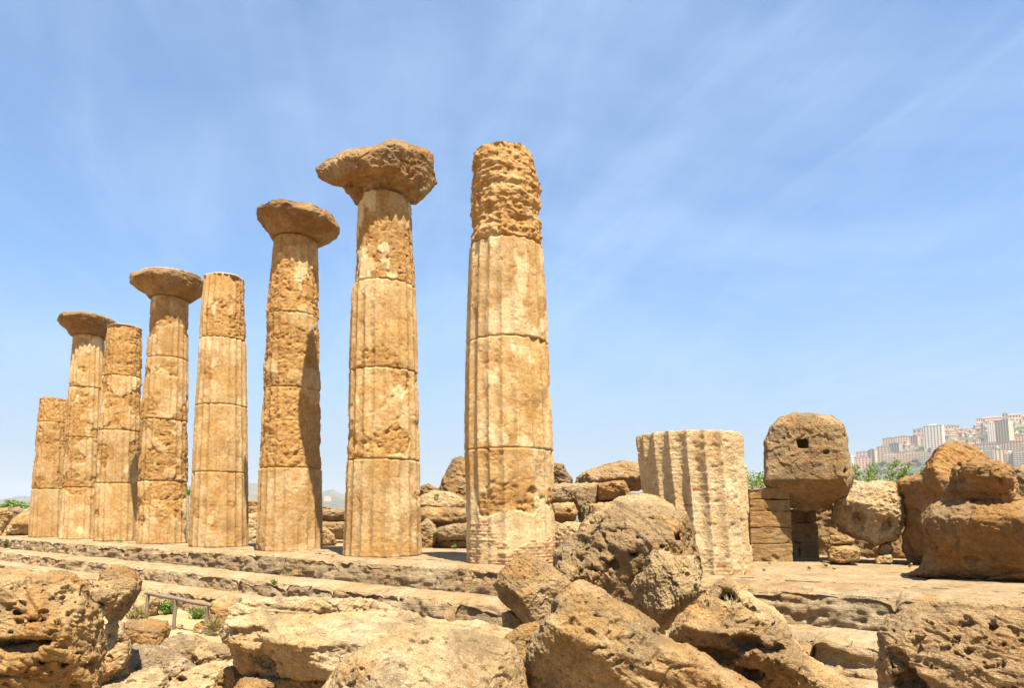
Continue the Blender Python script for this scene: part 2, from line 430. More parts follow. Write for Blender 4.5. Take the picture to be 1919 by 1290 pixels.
platform = thing('temple_platform', 'long worn stone platform of the temple, rising in three steps under the row of columns', 'platform', (0, 0, 0))
course('stylobate', prof(-16, 1.90, 0, -.53, coarse=list(np.arange(-15, -6, .6))+list(np.arange(-6, .8, .06))), -16.5, 41.0, 1, mkj(-18, 42, 1.7, 3.0), platform)
course('step', prof(1.0, 2.96, -.53, -.95), -16.5, 47, 2, mkj(-18, 48, 1.3, 2.4), platform)
course('step', prof(2.1, 3.75, -.95, -1.42), -16.5, 60, 3, mkj(-18, 61, 1.2, 2.2), platform)

# ------------------------------------------------------------------ columns
def sil_to_world(Y, sil):
    """silhouette rows (py, xl, xr) -> z, axis x, radius at depth Y"""
    out = []
    for py, xl, xr in sil:
        a = ray(xl, py); c = ray(xr, py)
        t1 = math.atan2(a[0], a[1]); t2 = math.atan2(c[0], c[1]); th = (t1+t2)/2; dl = (t2-t1)/2
        D = Y/math.cos(th)
        m = ray((xl+xr)/2, py); z = EYE + Y/m[1]*m[2]
        out.append((z, Y*math.tan(th), D*math.sin(dl)))
    out.sort(); return np.array(out)
class Col:
    pass
def drum(c, name, z0, z1, ero, pla, seed, amp=1., layered=0., brick=None, plast_fill=0., flute_deep=1., eright=0., etop=0., caplow=False):
    nth = c.nth; h = z1-z0; nz = max(6, int(h/c.dz))
    zs = np.concatenate([[z0, z0+.004], np.linspace(z0+.012, z1-.012, nz), [z1-.004, z1]])
    th = np.linspace(0, 2*math.pi, nth, endpoint=False)
    TH, Zg = np.meshgrid(th, zs); TH = TH.ravel(); Zg = Zg.ravel()
    R = np.interp(Zg, c.z, c.r); cx = np.interp(Zg, c.z, c.x)
    ux, uy = np.cos(TH), np.sin(TH)
    P = np.stack([R*ux, R*uy, Zg], 1).astype(np.float32)+c.seed*3.1
    base = fbm(P*.8, 4, seed)
    edge = np.minimum(Zg-z0, z1-Zg)
    chip = np.exp(-edge/.10)*(.18+.35*np.clip(pn(P*2.2, seed+3), -1, 1))
    bias = (ero-.58)*1.5
    x = base*1.3+bias+chip*.6+eright*ux*.5+etop*((Zg-z0)/h-.5)
    E = sst(x, -.06, .10)
    pm = sst(fbm(P*np.array([1.5, 1.5, .8]), 4, seed+20)+(pla-.5)*1.1, -.05, .07)*(1 if pla > 0 else 0)
    pm2 = pm*np.clip(1-sst(E, .3, .9)*(1-min(1, pla*3)), 0, 1)
    E = E*(1-.9*pm2)
    u = (TH+c.ph)*20/(2*math.pi); u = u-np.floor(u)-.5
    wear = np.clip(.75+.9*fbm(P*.9, 2, seed+31), .25, 1.1)
    dep = .088*flute_deep*R
    fl = -dep*(1-(2*np.abs(u))**1.9)*wear
    fl -= .013*sst(np.abs(u), .41, .48)*sst(pn(P*np.array([4, 4, 7]), seed+33), .0, .35)*min(1., amp)      # chipped arrises
    str_ = ridged(P*np.array([1.1, 1.1, 6.5]), 3, seed+40)
    holes = sst(pn(P*np.array([6.5, 6.5, 9]), seed+44), .22, .55)
    deep = sst(fbm(P*np.array([1.1, 1.1, 1.4]), 3, seed+47), -.12, .22)*min(1., amp)
    er = -.022*R-.60*dep*(1-(2*np.abs(u))**1.9)*(1-deep*.8) - deep*(.040*R+.050*amp*fbm(P*np.array([1.8, 1.8, 2.8]), 5, seed+41, .58)+.022*(1-str_))
    er += amp*.014*facets_noise(P*np.array([8, 8, 11]), seed) - .014*amp*holes - .010*(1-ridged(P*np.array([3, 3, 14])+.3*fbm(P*3, 2, seed+2)[:, None], 2, seed+43))
    if layered: er = er+.050*R
    if layered:
        ly = ridged(P*np.array([.6, .6, 2.6])+.55*fbm(P*1.1, 3, seed+53)[:, None], 4, seed+50); er -= layered*(.065*(.6-ly)+.075*fbm(P*1.2, 4, seed+52, .6))
    d = fl*(1-E)+er*E
    d += (.010+.016*E)*fbm(P*6, 4, seed+60, .6)
    d -= .030*sst(pn(P*7.5, seed+61), .42, .62)*(.35+.65*E)
    d += .009*pm2
    wob = .014*pn(np.stack([ux*R*1.7, uy*R*1.7, ux*0+seed], 1), 2)
    d -= .034*np.exp(-((edge-np.abs(wob))/.012)**2)*np.where(caplow & (Zg > (z0+z1)/2), .3, 1)
    brk = np.zeros_like(d); bcol = np.zeros((len(d), 3)); bcol[:] = (.5, .3, .2)
    if brick is not None:
        zt, mode = brick
        arc = TH*1.04; row = np.floor(Zg/.072).astype(int); cc = arc/.235+.5*(row % 2); ci = np.floor(cc).astype(int)
        hr = hash2(row, ci, 1); hc = hash2(row, ci, 2)
        mort = np.minimum(np.abs(Zg/.072-np.floor(Zg/.072)-.5)*-1+.5, 1)   # 0 at joint .5 mid
        mort = sst(mort, .06, .16)*sst(.5-np.abs(cc-ci-.5), .03, .08)
        if mode == 'base':
            zone = sst(zt+.22*fbm(P*1.4, 3, seed+70)-Zg, -.02, .05)
            show = zone*sst(fbm(P*np.array([1.0, 1.0, 1.3]), 3, seed+71)+.85*(.30-Zg/zt)+.30*(hr-.5), .0, .10)
            E *= 1-zone
            d = d*(1-zone)+zone*(fl*.8-.012+.016*fbm(P*5, 4, seed+72))
            d += show*(.020*(mort-.6)+.02*(hr-.5))
            brk = zone*np.maximum(.0, np.clip(show*mort, 0, 1))*(.45+.5*hc)
            palez = zone*(1-np.clip(show*mort, 0, 1)); pm2 = np.maximum(pm2, palez*.55)
            red = np.stack([.32+.08*hc, .155+.09*hc, .075+.06*hc], 1); yel = np.array([.33, .26, .11])
            bcol = np.where((hr > .86)[:, None], yel, red)
        else:
            show = sst(fbm(P*np.array([.9, .9, 1.2]), 3, seed+71)+.5*(hr-.5)-.10, -.05, .08)
            d += show*(.007*(mort-.7)+.008*(hr-.5)) - .015*(1-show)*holes
            rd = (hc > .975) & (hr > .3)
            brk = show*mort*np.where(rd, 1, .55)
            bcol = np.where(rd[:, None], np.array([.26, .095, .045]), np.where((hc > .72)[:, None], np.array([.36, .245, .095]), np.array([.39, .29, .16])))
    if plast_fill:
        fm = sst(fbm(P*np.array([1.6, 1.6, 1.1]), 3, seed+80), .10, .16)*plast_fill
        low = -.085*R; d = np.where(fm > .5, np.maximum(d, low+.012*pn(P*2, seed)), d); E = E*(1-.4*fm)
    rr = R+d
    V = np.stack([cx+rr*ux, c.Y+rr*uy, Zg], 1)
    # caps: shrink rings
    n = len(zs)
    def ring(zval, src, k):
        b_ = src*nth; s_ = V[b_:b_+nth]; c_ = np.array([np.interp(zval, c.z, c.x), c.Y, zval]); o = c_+(s_-c_)*k; o[:, 2] = zval + .012*fbm(o*2, 2, seed)*(k < .95); return o
    rings = [V.reshape(n, nth, 3)]
    ks = (.86, .6, .3, .004)
    bot = [ring(z0, 0, k) for k in ks][::-1]; top = [ring(z1, n-1, k) for k in ks]
    VV = np.concatenate([np.concatenate(bot), V, np.concatenate(top)])
    tot = n+8; ii = np.arange(tot-1)[:, None]*nth; jj = np.arange(nth)[None]; j2 = (jj+1) % nth
    Q = np.stack([ii+jj, ii+j2, ii+nth+j2, ii+nth+jj], -1).reshape(-1, 4)
    pad = lambda a: np.concatenate([np.tile(a[:nth], (4,)+(1,)*(a.ndim-1)), a, np.tile(a[-nth:], (4,)+(1,)*(a.ndim-1))])
    at_ = dict(rough=pad(E), plaster=pad(pm2), brick=pad(brk), brickcol=pad(bcol))
    o = mesh_obj(name, VV-c.loc, Q, c.mat, c.root, smooth=True, attrs=at_)
    return o
def column(label, Y, sil, joints, drums, seed, mat='col', cap=None, nth=200, dz=.03, name='column', cat='column', white=None, group='standing Doric columns of the ruined temple', ph=0., capless=True):
    c = Col(); w_ = sil_to_world(Y, sil)
    # base of the shaft sits on the stylobate
    c.z, c.x, c.r = w_[:, 0].copy(), w_[:, 1], w_[:, 2]; c.z[0] = -.03
    c.Y = Y; c.seed = seed; c.nth = nth; c.dz = dz; c.mat = M[mat]; c.ph = ph
    c.loc = np.array([c.x[0], Y, 0.]); c.root = thing(name, label, cat, c.loc, group)
    xm = (sil[0][1]+sil[0][2])/2
    zs = [float(at0(xm, y, Y-np.interp(y, [s[0] for s in sil], [0]*len(sil))-.8)[2]) for y in joints]
    zs = [c.z[-1] if cap is None and capless else float(at0(xm, joints[0], Y)[2])] + zs[1:] + [-.03]
    c.zs = zs
    for k, spec in enumerate(drums):
        drum(c, 'drum', zs[k+1], zs[k], seed=seed*10+k, caplow=(k == 0 and cap is None), **spec)
    if cap: capital(c, zs[0], seed, **cap)
    COLS.append(c)
    if white:
        zt = c.z[-1]; th = np.linspace(0, 2*math.pi, 72, endpoint=False); r0 = c.r[-1]*.97
        rows = []
        for k, dz_ in ((.3, -.03), (1., -.03), (1.0, .01), (.97, .035), (.6, .06), (.3, .07), (.01, .075)):
            rr = r0*k*(1+.04*np.array([math.sin(3*t+seed)+.6*math.sin(7*t) for t in th]))
            rows.append(np.stack([c.x[-1]+rr*np.cos(th)-c.loc[0], rr*np.sin(th), np.full(72, zt+dz_*white)], 1))
        V = np.concatenate(rows); ii = np.arange(len(rows)-1)[:, None]*72; jj = np.arange(72)[None]; j2 = (jj+1) % 72
        mesh_obj('cement_cap', V, np.stack([ii+jj, ii+j2, ii+72+j2, ii+72+jj], -1).reshape(-1, 4), M['mortar'], c.root, smooth=True)
    return c
def capital(c, zneck, seed, left, right, top, amp=1., white=0):
    """echinus and abacus: profile on each side, swept round the axis, then broken"""
    Y = c.Y; xc = float(np.interp(zneck, c.z, c.x))
    def side(pts, sgn):
        p = np.array([at0(x, y, Y) for x, y in pts]); return np.stack([(p[:, 0]-xc)*sgn, p[:, 2]], 1)
    L, Rr = side(left, -1), side(right, 1)
    L[0, 1] = Rr[0, 1] = zneck+.005
    tp = np.array([at0(x, y, Y)[[0, 2]] for x, y in top]); tp[:, 0] -= xc
    nth = int(c.nth*1.2); th = np.linspace(0, 2*math.pi, nth, endpoint=False)
    def dens(p, n=46):
        s = np.concatenate([[0], np.cumsum(np.hypot(*np.diff(p, axis=0).T))]); t = np.linspace(0, s[-1], n)
        return np.stack([np.interp(t, s, p[:, 0]), np.interp(t, s, p[:, 1])], 1)
    L, Rr = dens(L), dens(Rr)
    w = (1+np.cos(th))/2
    r = L[:, :1]*(1-w)+Rr[:, :1]*w; z = L[:, 1:]*(1-w)+Rr[:, 1:]*w
    front = np.abs(np.sin(th)); mid = np.minimum(L[:, :1], Rr[:, :1])*1.02
    r = r*(1-.5*front**2)+.5*front**2*np.minimum(r, mid*1.12)
    X = r*np.cos(th); Yy = r*np.sin(th)
    rows = [np.stack([X, Yy, z], -1)]
    for k in (.93, .85, .76, .66, .55, .43, .3, .15, .004):
        x = X[-1]*k; y = Yy[-1]*k; zt = np.interp(x, [-L[-1, 0], Rr[-1, 0]], [L[-1, 1], Rr[-1, 1]])+.05; rim = z[-1]
        bl = sst(np.full(nth, 1-k), .0, .22); rows.append(np.stack([x, y, rim*(1-bl)+zt*bl], -1)[None])
    lowr = [np.stack([X[0]*k, Yy[0]*k, z[0]], -1)[None] for k in (.02, .5, .9)]
    G = np.concatenate(lowr+rows); n = len(G)
    V = G.reshape(-1, 3); V[:, 0] += xc; V[:, 1] += Y
    ii = np.arange(n-1)[:, None]*nth; jj = np.arange(nth)[None]; j2 = (jj+1) % nth
    Q = np.stack([ii+jj, ii+j2, ii+nth+j2, ii+nth+jj], -1).reshape(-1, 4)
    nr_ = vnormals(V, Q); P = V+seed*7.7
    hrel = sst(V[:, 2]-zneck, .05, .5)
    d = .7*hrel*amp*(.06*fbm(P*1.7, 5, seed+3, .55)+.07*ridged(P*np.array([.8, .8, 4.2]), 3, seed+5)-.03-.09*sst(pn(P*2.2, seed+9), .15, .3)-.05*sst(ridged(P*np.array([.9, .9, 1.6]), 2, seed+13), .35, .9))
    d += (.3+.7*hrel)*.035*fbm(P*5, 4, seed+6, .6)
    d += hrel*(.05*facets_noise(P*np.array([2, 2, 3.4]), seed)+.022*facets_noise(P*6, seed+1))
    V = V+nr_*d[:, None]
    rc = np.random.RandomState(seed*31); rim = float(np.percentile(np.hypot(V[:, 0]-xc, V[:, 1]-Y), 97)); zr = float(V[:, 2].max())
    for _k in range(13):        # breaks along the rim
        a_ = rc.rand()*6.283; t_ = rc.uniform(-.15, .75); n_ = np.array([math.cos(a_), math.sin(a_), t_]); n_ /= np.linalg.norm(n_)
        c_ = n_@np.array([rim*math.cos(a_), rim*math.sin(a_), 0])-rim*rc.uniform(.01, .11)
        x_ = (V-np.array([xc, Y, zr-.22]))@n_-c_; V = V-np.outer(np.clip(x_, 0, None)*sst(V[:, 2], zr-.75, zr-.45), n_)
    V = V+nr_*(.018*fbm(P*7, 3, seed+8, .6))[:, None]
    o = mesh_obj('capital', V-c.loc, Q, M['cap'], c.root, smooth=True)
    if white:
        rows = []
        rt = X[-1].copy(), Yy[-1].copy()
        for k, dz_ in ((.35, -.08), (.78, -.08), (.80, .02), (.74, .05), (.4, .08), (.01, .09)):
            x = rt[0]*k; zt = np.interp(x, [-L[-1, 0], Rr[-1, 0]], [L[-1, 1], Rr[-1, 1]])+.05
            rows.append(np.stack([x+xc-c.loc[0], rt[1]*k, zt+dz_*white+.02], 1))
        V = np.concatenate(rows); ii = np.arange(len(rows)-1)[:, None]*nth
        mesh_obj('cement_cap', V, np.stack([ii+jj, ii+j2, ii+nth+j2, ii+nth+jj], -1).reshape(-1, 4), M['mortar'], o, smooth=True)

COLS = []
def depth_i(i): return 16.6*KD*(1+.232*i)
D_ = lambda ero, pla=0., **k: dict(ero=ero, pla=pla, **k)
# nearest full column, no capital, brick repairs at its foot
column('tallest column nearest the viewer, without capital, rough broken top drum and brick patches at its foot', depth_i(1),
       [(1058, 872, 1043), (940, 872, 1040), (850, 869, 1038), (800, 869, 1036), (720, 870, 1032), (640, 872, 1028), (550, 875, 1024), (480, 878, 1019), (450, 881, 1016), (440, 883, 1012), (400, 884, 1014), (365, 884, 1014), (330, 885, 1008), (305, 886, 1003), (293, 888, 1000)],
       [266, 443, 632, 841], [D_(.98, .0, layered=1.5, amp=1.3, plast_fill=1.), D_(.10, .36), D_(.16, .31), D_(.42, .30, brick=(1.12, 'base'))], 1, nth=300, dz=.021, ph=.1)
# with the broken, widest capital
column('second tallest column, carrying the largest, lopsided broken capital, with cream plaster on its neck', depth_i(2),
       [(1046, 641, 792), (940, 646, 790), (860, 648, 788), (760, 652, 786), (690, 653, 785), (620, 655, 783), (560, 657, 781), (520, 663, 780), (470, 666, 776), (420, 669, 774), (378, 671, 773)],
       [378, 523, 690, 861], [D_(.80, .36, amp=.6), D_(.22, .16, etop=-.9), D_(.48, .22), D_(.16, .12, eright=.7)], 2, nth=270, dz=.025, ph=.05, capless=False)
BROKEN_CAPITAL = COLS[-1]
column('third column from the stump, with a broad flat capital and a dark shadow down its right edge', depth_i(3),
       [(1035, 477, 606), (950, 481, 605), (870, 483, 604), (800, 487, 604), (720, 490, 602), (650, 494, 601), (580, 497, 600), (500, 506, 598), (452, 511, 597)],
       [452, 583, 725, 877], [D_(.60, .26), D_(.70, .10), D_(.80, .05, etop=-.5), D_(.18, .0, eright=-.7)], 3, nth=240, dz=.028, ph=.12,
       cap=dict(left=[(511, 453), (506, 443), (496, 430), (489, 420), (486, 412), (489, 404)], right=[(597, 453), (606, 450), (622, 441), (636, 427), (638, 416), (632, 408)], top=[(487, 395), (520, 383), (545, 378), (575, 377), (607, 384), (640, 404)], amp=.8))
column('fluted column without capital, its drums neat and topped with white cement', depth_i(4),
       [(1027, 352, 466), (940, 356, 466), (850, 360, 465), (755, 365, 464), (700, 369, 463), (630, 373, 463), (600, 374, 462), (524, 381, 460)],
       [520, 630, 757, 885], [D_(.55, .22, eright=.8), D_(.30, .40), D_(.20, .1), D_(.25, .0, eright=-.4)], 4, nth=220, dz=.03, white=1.)
column('column with a wide mushroom-like capital beside the one with white cement on top', depth_i(5),
       [(1021, 253, 353), (960, 255, 354), (900, 257, 354), (850, 260, 354), (785, 262, 354), (730, 268, 354), (665, 273, 354), (600, 279, 354), (562, 282, 354)],
       [562, 667, 785, 902], [D_(.55, .12), D_(.45, .18), D_(.62, .15), D_(.50, .0, etop=.8)], 5, nth=200, dz=.034,
       cap=dict(left=[(282, 563), (276, 553), (262, 545), (253, 539), (251, 531), (254, 524)], right=[(354, 563), (362, 556), (373, 546), (378, 535), (380, 527), (377, 521)], top=[(252, 514), (285, 505), (315, 502), (350, 505), (380, 512)], amp=.6, white=1.))
column('weathered column without capital standing between two columns that have capitals', depth_i(6),
       [(1018, 173, 262), (940, 175, 264), (850, 180, 266), (780, 185, 267), (700, 191, 268), (640, 196, 268), (615, 200, 267)],
       [609, 702, 806, 906], [D_(.95), D_(.60, .25), D_(.45, .22), D_(.25)], 6, nth=180, dz=.036, white=.6)
column('slim distant column with a small rough capital, second from the far end', depth_i(7),
       [(1013, 108, 193), (940, 113, 194), (850, 118, 195), (780, 123, 196), (700, 130, 197), (632, 136, 197)],
       [632, 724, 819, 914], [D_(.40, .3), D_(.50, .2), D_(.60, .1), D_(.45, .2, etop=.8)], 7, nth=170, dz=.038,
       cap=dict(left=[(136, 633), (130, 622), (118, 611), (114, 606), (112, 601), (115, 598)], right=[(197, 633), (200, 626), (208, 612), (211, 605), (212, 601), (209, 598)], top=[(113, 591), (135, 586), (165, 587), (190, 587), (212, 592)], amp=.7))
column('short broken column at the far end of the row, without capital', depth_i(8),
       [(1007, 52, 132), (917, 58, 133), (850, 64, 133), (785, 69, 131), (748, 72, 127)],
       [748, 790, 917], [D_(.95), D_(.60, .1), D_(.15, .05)], 8, nth=160, dz=.04)
column('wide pale broken column stump with deep flutes and brick infill, standing alone by the corner', depth_i(0),
       [(1074, 1213, 1413), (1000, 1209, 1408), (940, 1205, 1403), (880, 1197, 1400), (818, 1190, 1397)],
       [810], [D_(.30, .0, brick=(9., 'stump'), flute_deep=1.35, eright=.7, amp=.35)], 9, mat='stump', nth=340, dz=.018, name='column_stump', cat='column stump', group=None)
# ------------------------------------------------------------------ boulders and blocks
def polysdf(U, Vv, poly):
    d = np.full(U.shape, 1e9); s = np.zeros(U.shape, bool); n = len(poly)
    for k in range(n):
        a = poly[k]; b = poly[(k+1) % n]; e = b-a; wx = U-a[0]; wy = Vv-a[1]
        t = np.clip((wx*e[0]+wy*e[1])/max(e@e, 1e-12), 0, 1)
        d = np.minimum(d, (wx-e[0]*t)**2+(wy-e[1]*t)**2)
        c = (a[1] > Vv) != (b[1] > Vv)
        with np.errstate(divide='ignore', invalid='ignore'):
            s ^= c & (U < (b[0]-a[0])*(Vv-a[1])/(b[1]-a[1])+a[0])
    d = np.sqrt(d); return np.where(s, -d, d)
rock_n = [0]
def rock(label, outline, Y, T, mat='warm', facets=(), prof=None, edge=.11, back=None, res=60, sub=1, amp=1., bed=(.3, .2, 1.), strata=1., pits=1., holes=(), name='boulder', cat='boulder', group=None, crisp=1, gx=0., lowamp=1., p=2.0, parent=None, nfac=4, crack=1., crust=None):
    """solid stone: outline in the plane through its middle, front relief from facets or a profile, rounded back, then weathered"""
    rock_n[0] += 1; seed = rock_n[0]*2.3
    pts = np.array(outline, float); c0 = (pts.min(0)+pts.max(0))/2
    C = at(c0[0], c0[1], Y); cam0 = np.array([0, 0, EYE])
    fw = (C-cam0)/np.linalg.norm(C-cam0); rt = np.cross(fw, [0, 0, 1.]); rt /= np.linalg.norm(rt); up = np.cross(rt, fw)
    def uv(px, py):
        d = ray(px, py); k = ((C-cam0)@fw)/(d@fw); q = cam0+d*np.asarray(k)[..., None]-C
        return q@rt, q@up
    u, v = uv(pts[:, 0], pts[:, 1]); poly = np.stack([u, v], 1)
    S = max(np.ptp(u), np.ptp(v)); sm = min(np.ptp(u), np.ptp(v)); cell = S/res
    back = T*.9 if back is None else back
    gu = np.arange(u.min()-3.3*cell, u.max()+3.4*cell, cell); gv = np.arange(v.min()-3.3*cell, v.max()+3.4*cell, cell)
    U, Vv = np.meshgrid(gu, gv, indexing='ij')
    Pn = np.stack([U.ravel(), Vv.ravel(), np.full(U.size, seed)], 1)
    d2 = polysdf(U, Vv, poly) + (.018*sm*fbm(Pn*(5/sm), 3, seed)).reshape(U.shape)
    e = np.clip(-d2/(edge*sm), 0, 1); dome = np.maximum(1-(1-e)**p, 0)**(1/p)
    Fw = np.full(U.shape, T)
    if prof is not None:
        pv = np.array([uv(c0[0], p[0])[1] for p in prof]); pw = np.array([p[1] for p in prof]); o = np.argsort(pv)
        t = np.interp(Vv.ravel(), pv[o], pw[o]).reshape(U.shape)
        Fw = t
    for fx, fy, w0, ax, ay in facets:
        fu, fv = uv(np.array(fx, float), np.array(fy, float)); Fw = np.minimum(Fw, w0+ax*(U-fu)+ay*(Vv-fv))
    rr_ = np.random.RandomState(int(seed*7)+1); uc, vc = (u.min()+u.max())/2, (v.min()+v.max())/2
    for _k in range(nfac):
        an = rr_.rand()*6.283; r_ = .55+.35*rr_.rand(); du, dv = math.cos(an), math.sin(an); st = .35+.9*rr_.rand()
        Fw = np.minimum(Fw, T*(.95+.12*rr_.rand())-st*(T/sm*1.2)*((U-uc)*du+(Vv-vc)*dv-r_*.30*(np.ptp(u)*abs(du)+np.ptp(v)*abs(dv))*1.0))
    Fw = np.maximum(Fw+gx*U, .04*T)
    Fw = Fw+(.07*T*fbm(Pn*(2.6/sm)+9, 3, seed+1)).reshape(U.shape)*lowamp
    wf = Fw*dome; wmax = wf.max()+3.4*cell
    gw = np.arange(-back-3.3*cell, wmax, cell)
    W = gw[None, None, :]
    f = np.maximum(np.maximum(W-wf[..., None], -W-(back*dome)[..., None]), d2[..., None])
    for hx, hy, ru, rv, dp, *sq in holes:
        hu, hv = uv(np.array(hx, float), np.array(hy, float)); k = np.linalg.norm(C-cam0)/F
        iu = np.argmin(abs(gu-hu)); iv = np.argmin(abs(gv-hv)); w0 = wf[iu, iv]
        pw_ = 6 if sq else 2
        q = (np.abs((U-hu)/(ru*k))[..., None]**pw_+np.abs((Vv-hv)/(rv*k))[..., None]**pw_+np.abs((W-w0)/dp)**pw_)**(1/pw_)
        iu0, iu1 = np.searchsorted(gu, [hu-2.2*ru*k, hu+2.2*ru*k]); iv0, iv1 = np.searchsorted(gv, [hv-2.2*rv*k, hv+2.2*rv*k])
        sb = (slice(max(0, iu0), iu1), slice(max(0, iv0), iv1))
        m3 = np.stack([np.broadcast_to(a, q[sb].shape).ravel() for a in (U[sb][..., None]/(ru*k), Vv[sb][..., None]/(rv*k), gw[None, None]/dp)], 1)
        if len(m3) and not sq: q[sb] += (.75*fbm(m3*.8+hx, 3, seed+hy)).reshape(q[sb].shape)
        f = np.maximum(f, (1-q)*min(ru*k, rv*k, dp))
    V, Q = surface_nets(f, np.array([gu[0], gv[0], gw[0]]), cell)
    V = laplace(V, Q, .35, crisp)
    for _ in range(sub):
        V, Q = subdivide(V, Q); V = laplace(V, Q, .25, 1)
    n = vnormals(V, Q)
    # world position
    Wd = C+V[:, :1]*rt+V[:, 1:2]*up-V[:, 2:3]*fw
    nw = n[:, :1]*rt+n[:, 1:2]*up-n[:, 2:3]*fw
    L = sm; P = Wd+seed*5.7
    b = np.array(bed, float); b /= np.linalg.norm(b)
    warp = .12*fbm(P*1.6/L, 3, seed+2)
    h = (Wd@b)/L+warp
    flat = P-np.outer(P@b, b)*.8
    lay = ridged(np.stack([h*9, (flat/L)[:, 0]*1.2, (flat/L)[:, 1]*1.2+(flat/L)[:, 2]], 1), 3, seed+3)
    k = np.linalg.norm(C-cam0)*.0018
    Pw = P+(.10*L)*np.stack([fbm(P*2.4/L+11*q_, 3, seed+20+q_) for q_ in range(3)], 1)
    Pf = P*np.array([1, 1, 1.25])+.06*L*fbm(P*5/L, 2, seed+40)[:, None]
    d = amp*L*(.012*fbm(P*1.7/L, 4, seed+4) - .017*strata*(.6-lay) + .008*(ridged(Pw*2.6/L, 4, seed+5)-.5))
    d += amp*L*(.016*facets_noise(Pf*2.2/L, seed)+.011*facets_noise(Pf*7/L, seed+1))+ (.9*k if res > 45 else 0)*(facets_noise(Pf*(.08/k), seed+2) if res > 45 else 0)
    # flat spalled facets: steps along a few random directions
    for q_ in range(3):
        dv = np.random.RandomState(int(seed*10)+q_).normal(size=3); dv /= np.linalg.norm(dv)
        hh = (Pw@dv)/L*3.2+.8*pn(P*1.2/L, seed+30+q_); d += amp*L*.006*(sst(hh-np.floor(hh), .0, .15)-(hh-np.floor(hh)))
    zone = sst(fbm(P*1.5/L, 2, seed+16), -.10, .15)
    d -= amp*pits*L*.020*sst(pn(Pw*8/L, seed+6)+.25*pn(P*14/L, seed+36), .28, .46)*zone
    d -= pits*min(.04, 3.2*k)*sst(pn(Pw*(.17/k), seed+7)+.3*pn(P*(.4/k), seed+37), .36, .55)*(.30+.70*zone)
    d += amp*(1.1*k*fbm(P*(.16/k), 3, seed+8, .65)+min(.012, .008*L)*fbm(P*8/L, 3, seed+9)+.6*k*ridged(Pw*(.22/k), 2, seed+10))
    d -= crack*min(.05, .022*L)*np.exp(-(pn(Pw*1.5/L, seed+60)/.018)**2)*sst(pn(P*1.2/L, seed+61), .05, .25)
    Wd = Wd+nw*d[:, None]
    loc = np.array([Wd[:, 0].mean(), Wd[:, 1].mean(), Wd[:, 2].min()])
    cb = dict(brown=-.08, warm=-.12, grey=-.06, orange=-.08, pale=-.20, pitted=.0, cap=-.08)[mat] if crust is None else crust
    cru = dict(crust=sst(fbm(P*1.6/L, 5, seed+50, .6)+cb+.12*nw[:, 2], -.02, .14))
    if parent is not None:
        return mesh_obj(name, Wd-np.array(parent.location), Q, M[mat], parent, smooth=True, attrs=cru)
    o = mesh_obj(name, Wd, Q, M[mat], smooth=True, loc=loc, attrs=cru)
    return tag(o, label, cat, group)
def stone_block(label, outline, Y, T, mat='warm', **k):
    k.setdefault('edge', .12); k.setdefault('name', 'stone_block'); k.setdefault('cat', 'stone block'); k.setdefault('res', 40); k.setdefault('amp', .8)
    return rock(label, outline, Y, T, mat, **k)

# the lopsided capital is too broken for a lathe: it is shaped like the boulders, on top of its own shaft
rock(None, [(668, 382), (657, 364), (640, 350), (616, 342), (598, 331), (592, 316), (608, 303), (638, 289), (655, 281), (690, 277), (712, 272), (736, 262), (775, 274), (802, 282), (809, 292), (811, 318), (818, 343), (808, 356), (793, 369), (777, 382), (722, 387)],
     depth_i(2)/KD, 1.3, 'cap', prof=[(255, 1.25), (282, 1.42), (310, 1.46), (328, 1.30), (342, 1.02), (362, .84), (390, .78)], facets=[(640, 320, 1.0, .9, .0), (800, 320, 1.2, -.9, 0)],
     edge=.09, res=110, amp=.9, strata=.6, lowamp=1.0, nfac=8, bed=(.05, .1, 1), name='capital', parent=BROKEN_CAPITAL.root, back=1.2)
# --- in front, from left to right
rock('huge pitted orange boulder in the lower left corner, with a dark slit cavity',
     [(-90, 1150), (-40, 1092), (0, 1083), (70, 1075), (135, 1078), (160, 1100), (176, 1140), (186, 1172), (193, 1205), (190, 1240), (196, 1262), (186, 1300), (150, 1400), (-90, 1400)], 7.6, .75, 'warm',
     facets=[(90, 1150, .62, .05, -.55), (70, 1225, .70, -.12, .75), (160, 1180, .5, -1.1, .1), (-20, 1150, .5, .35, -.2)], res=110, edge=.13, bed=(.45, .2, .9), strata=2.0, pits=1.5, amp=1.15,
     holes=[(40, 1212, 46, 13, .30), (100, 1131, 5, 4, .1), (113, 1141, 5, 5, .1), (35, 1156, 8, 5, .1), (60, 1172, 8, 6, .12), (78, 1172, 6, 6, .1), (116, 1245, 7, 6, .1), (70, 1243, 14, 5, .12), (52, 1258, 8, 6, .08), (140, 1232, 6, 8, .1), (18, 1262, 22, 5, .1)])
rock('tall upright pale boulder leaning behind the huge pitted boulder', [(182, 1098), (190, 1075), (215, 1060), (240, 1063), (258, 1078), (266, 1092), (262, 1110), (248, 1132), (226, 1165), (208, 1175), (195, 1150)], 11.2, .45, 'warm',
     facets=[(215, 1085, .36, .1, -.7), (235, 1130, .4, -.4, .6)], res=70, edge=.3)
rock('small pocked boulder wedged between the huge pitted boulder and the upright pale one', [(168, 1110), (175, 1092), (196, 1090), (214, 1098), (222, 1112), (214, 1135), (200, 1152), (186, 1160), (172, 1140)], 10.2, .32, 'warm', facets=[(190, 1105, .26, -.1, -.8), (195, 1130, .28, -.5, .5)], res=56, holes=[(187, 1130, 4, 3, .08), (192, 1133, 3, 3, .08)])
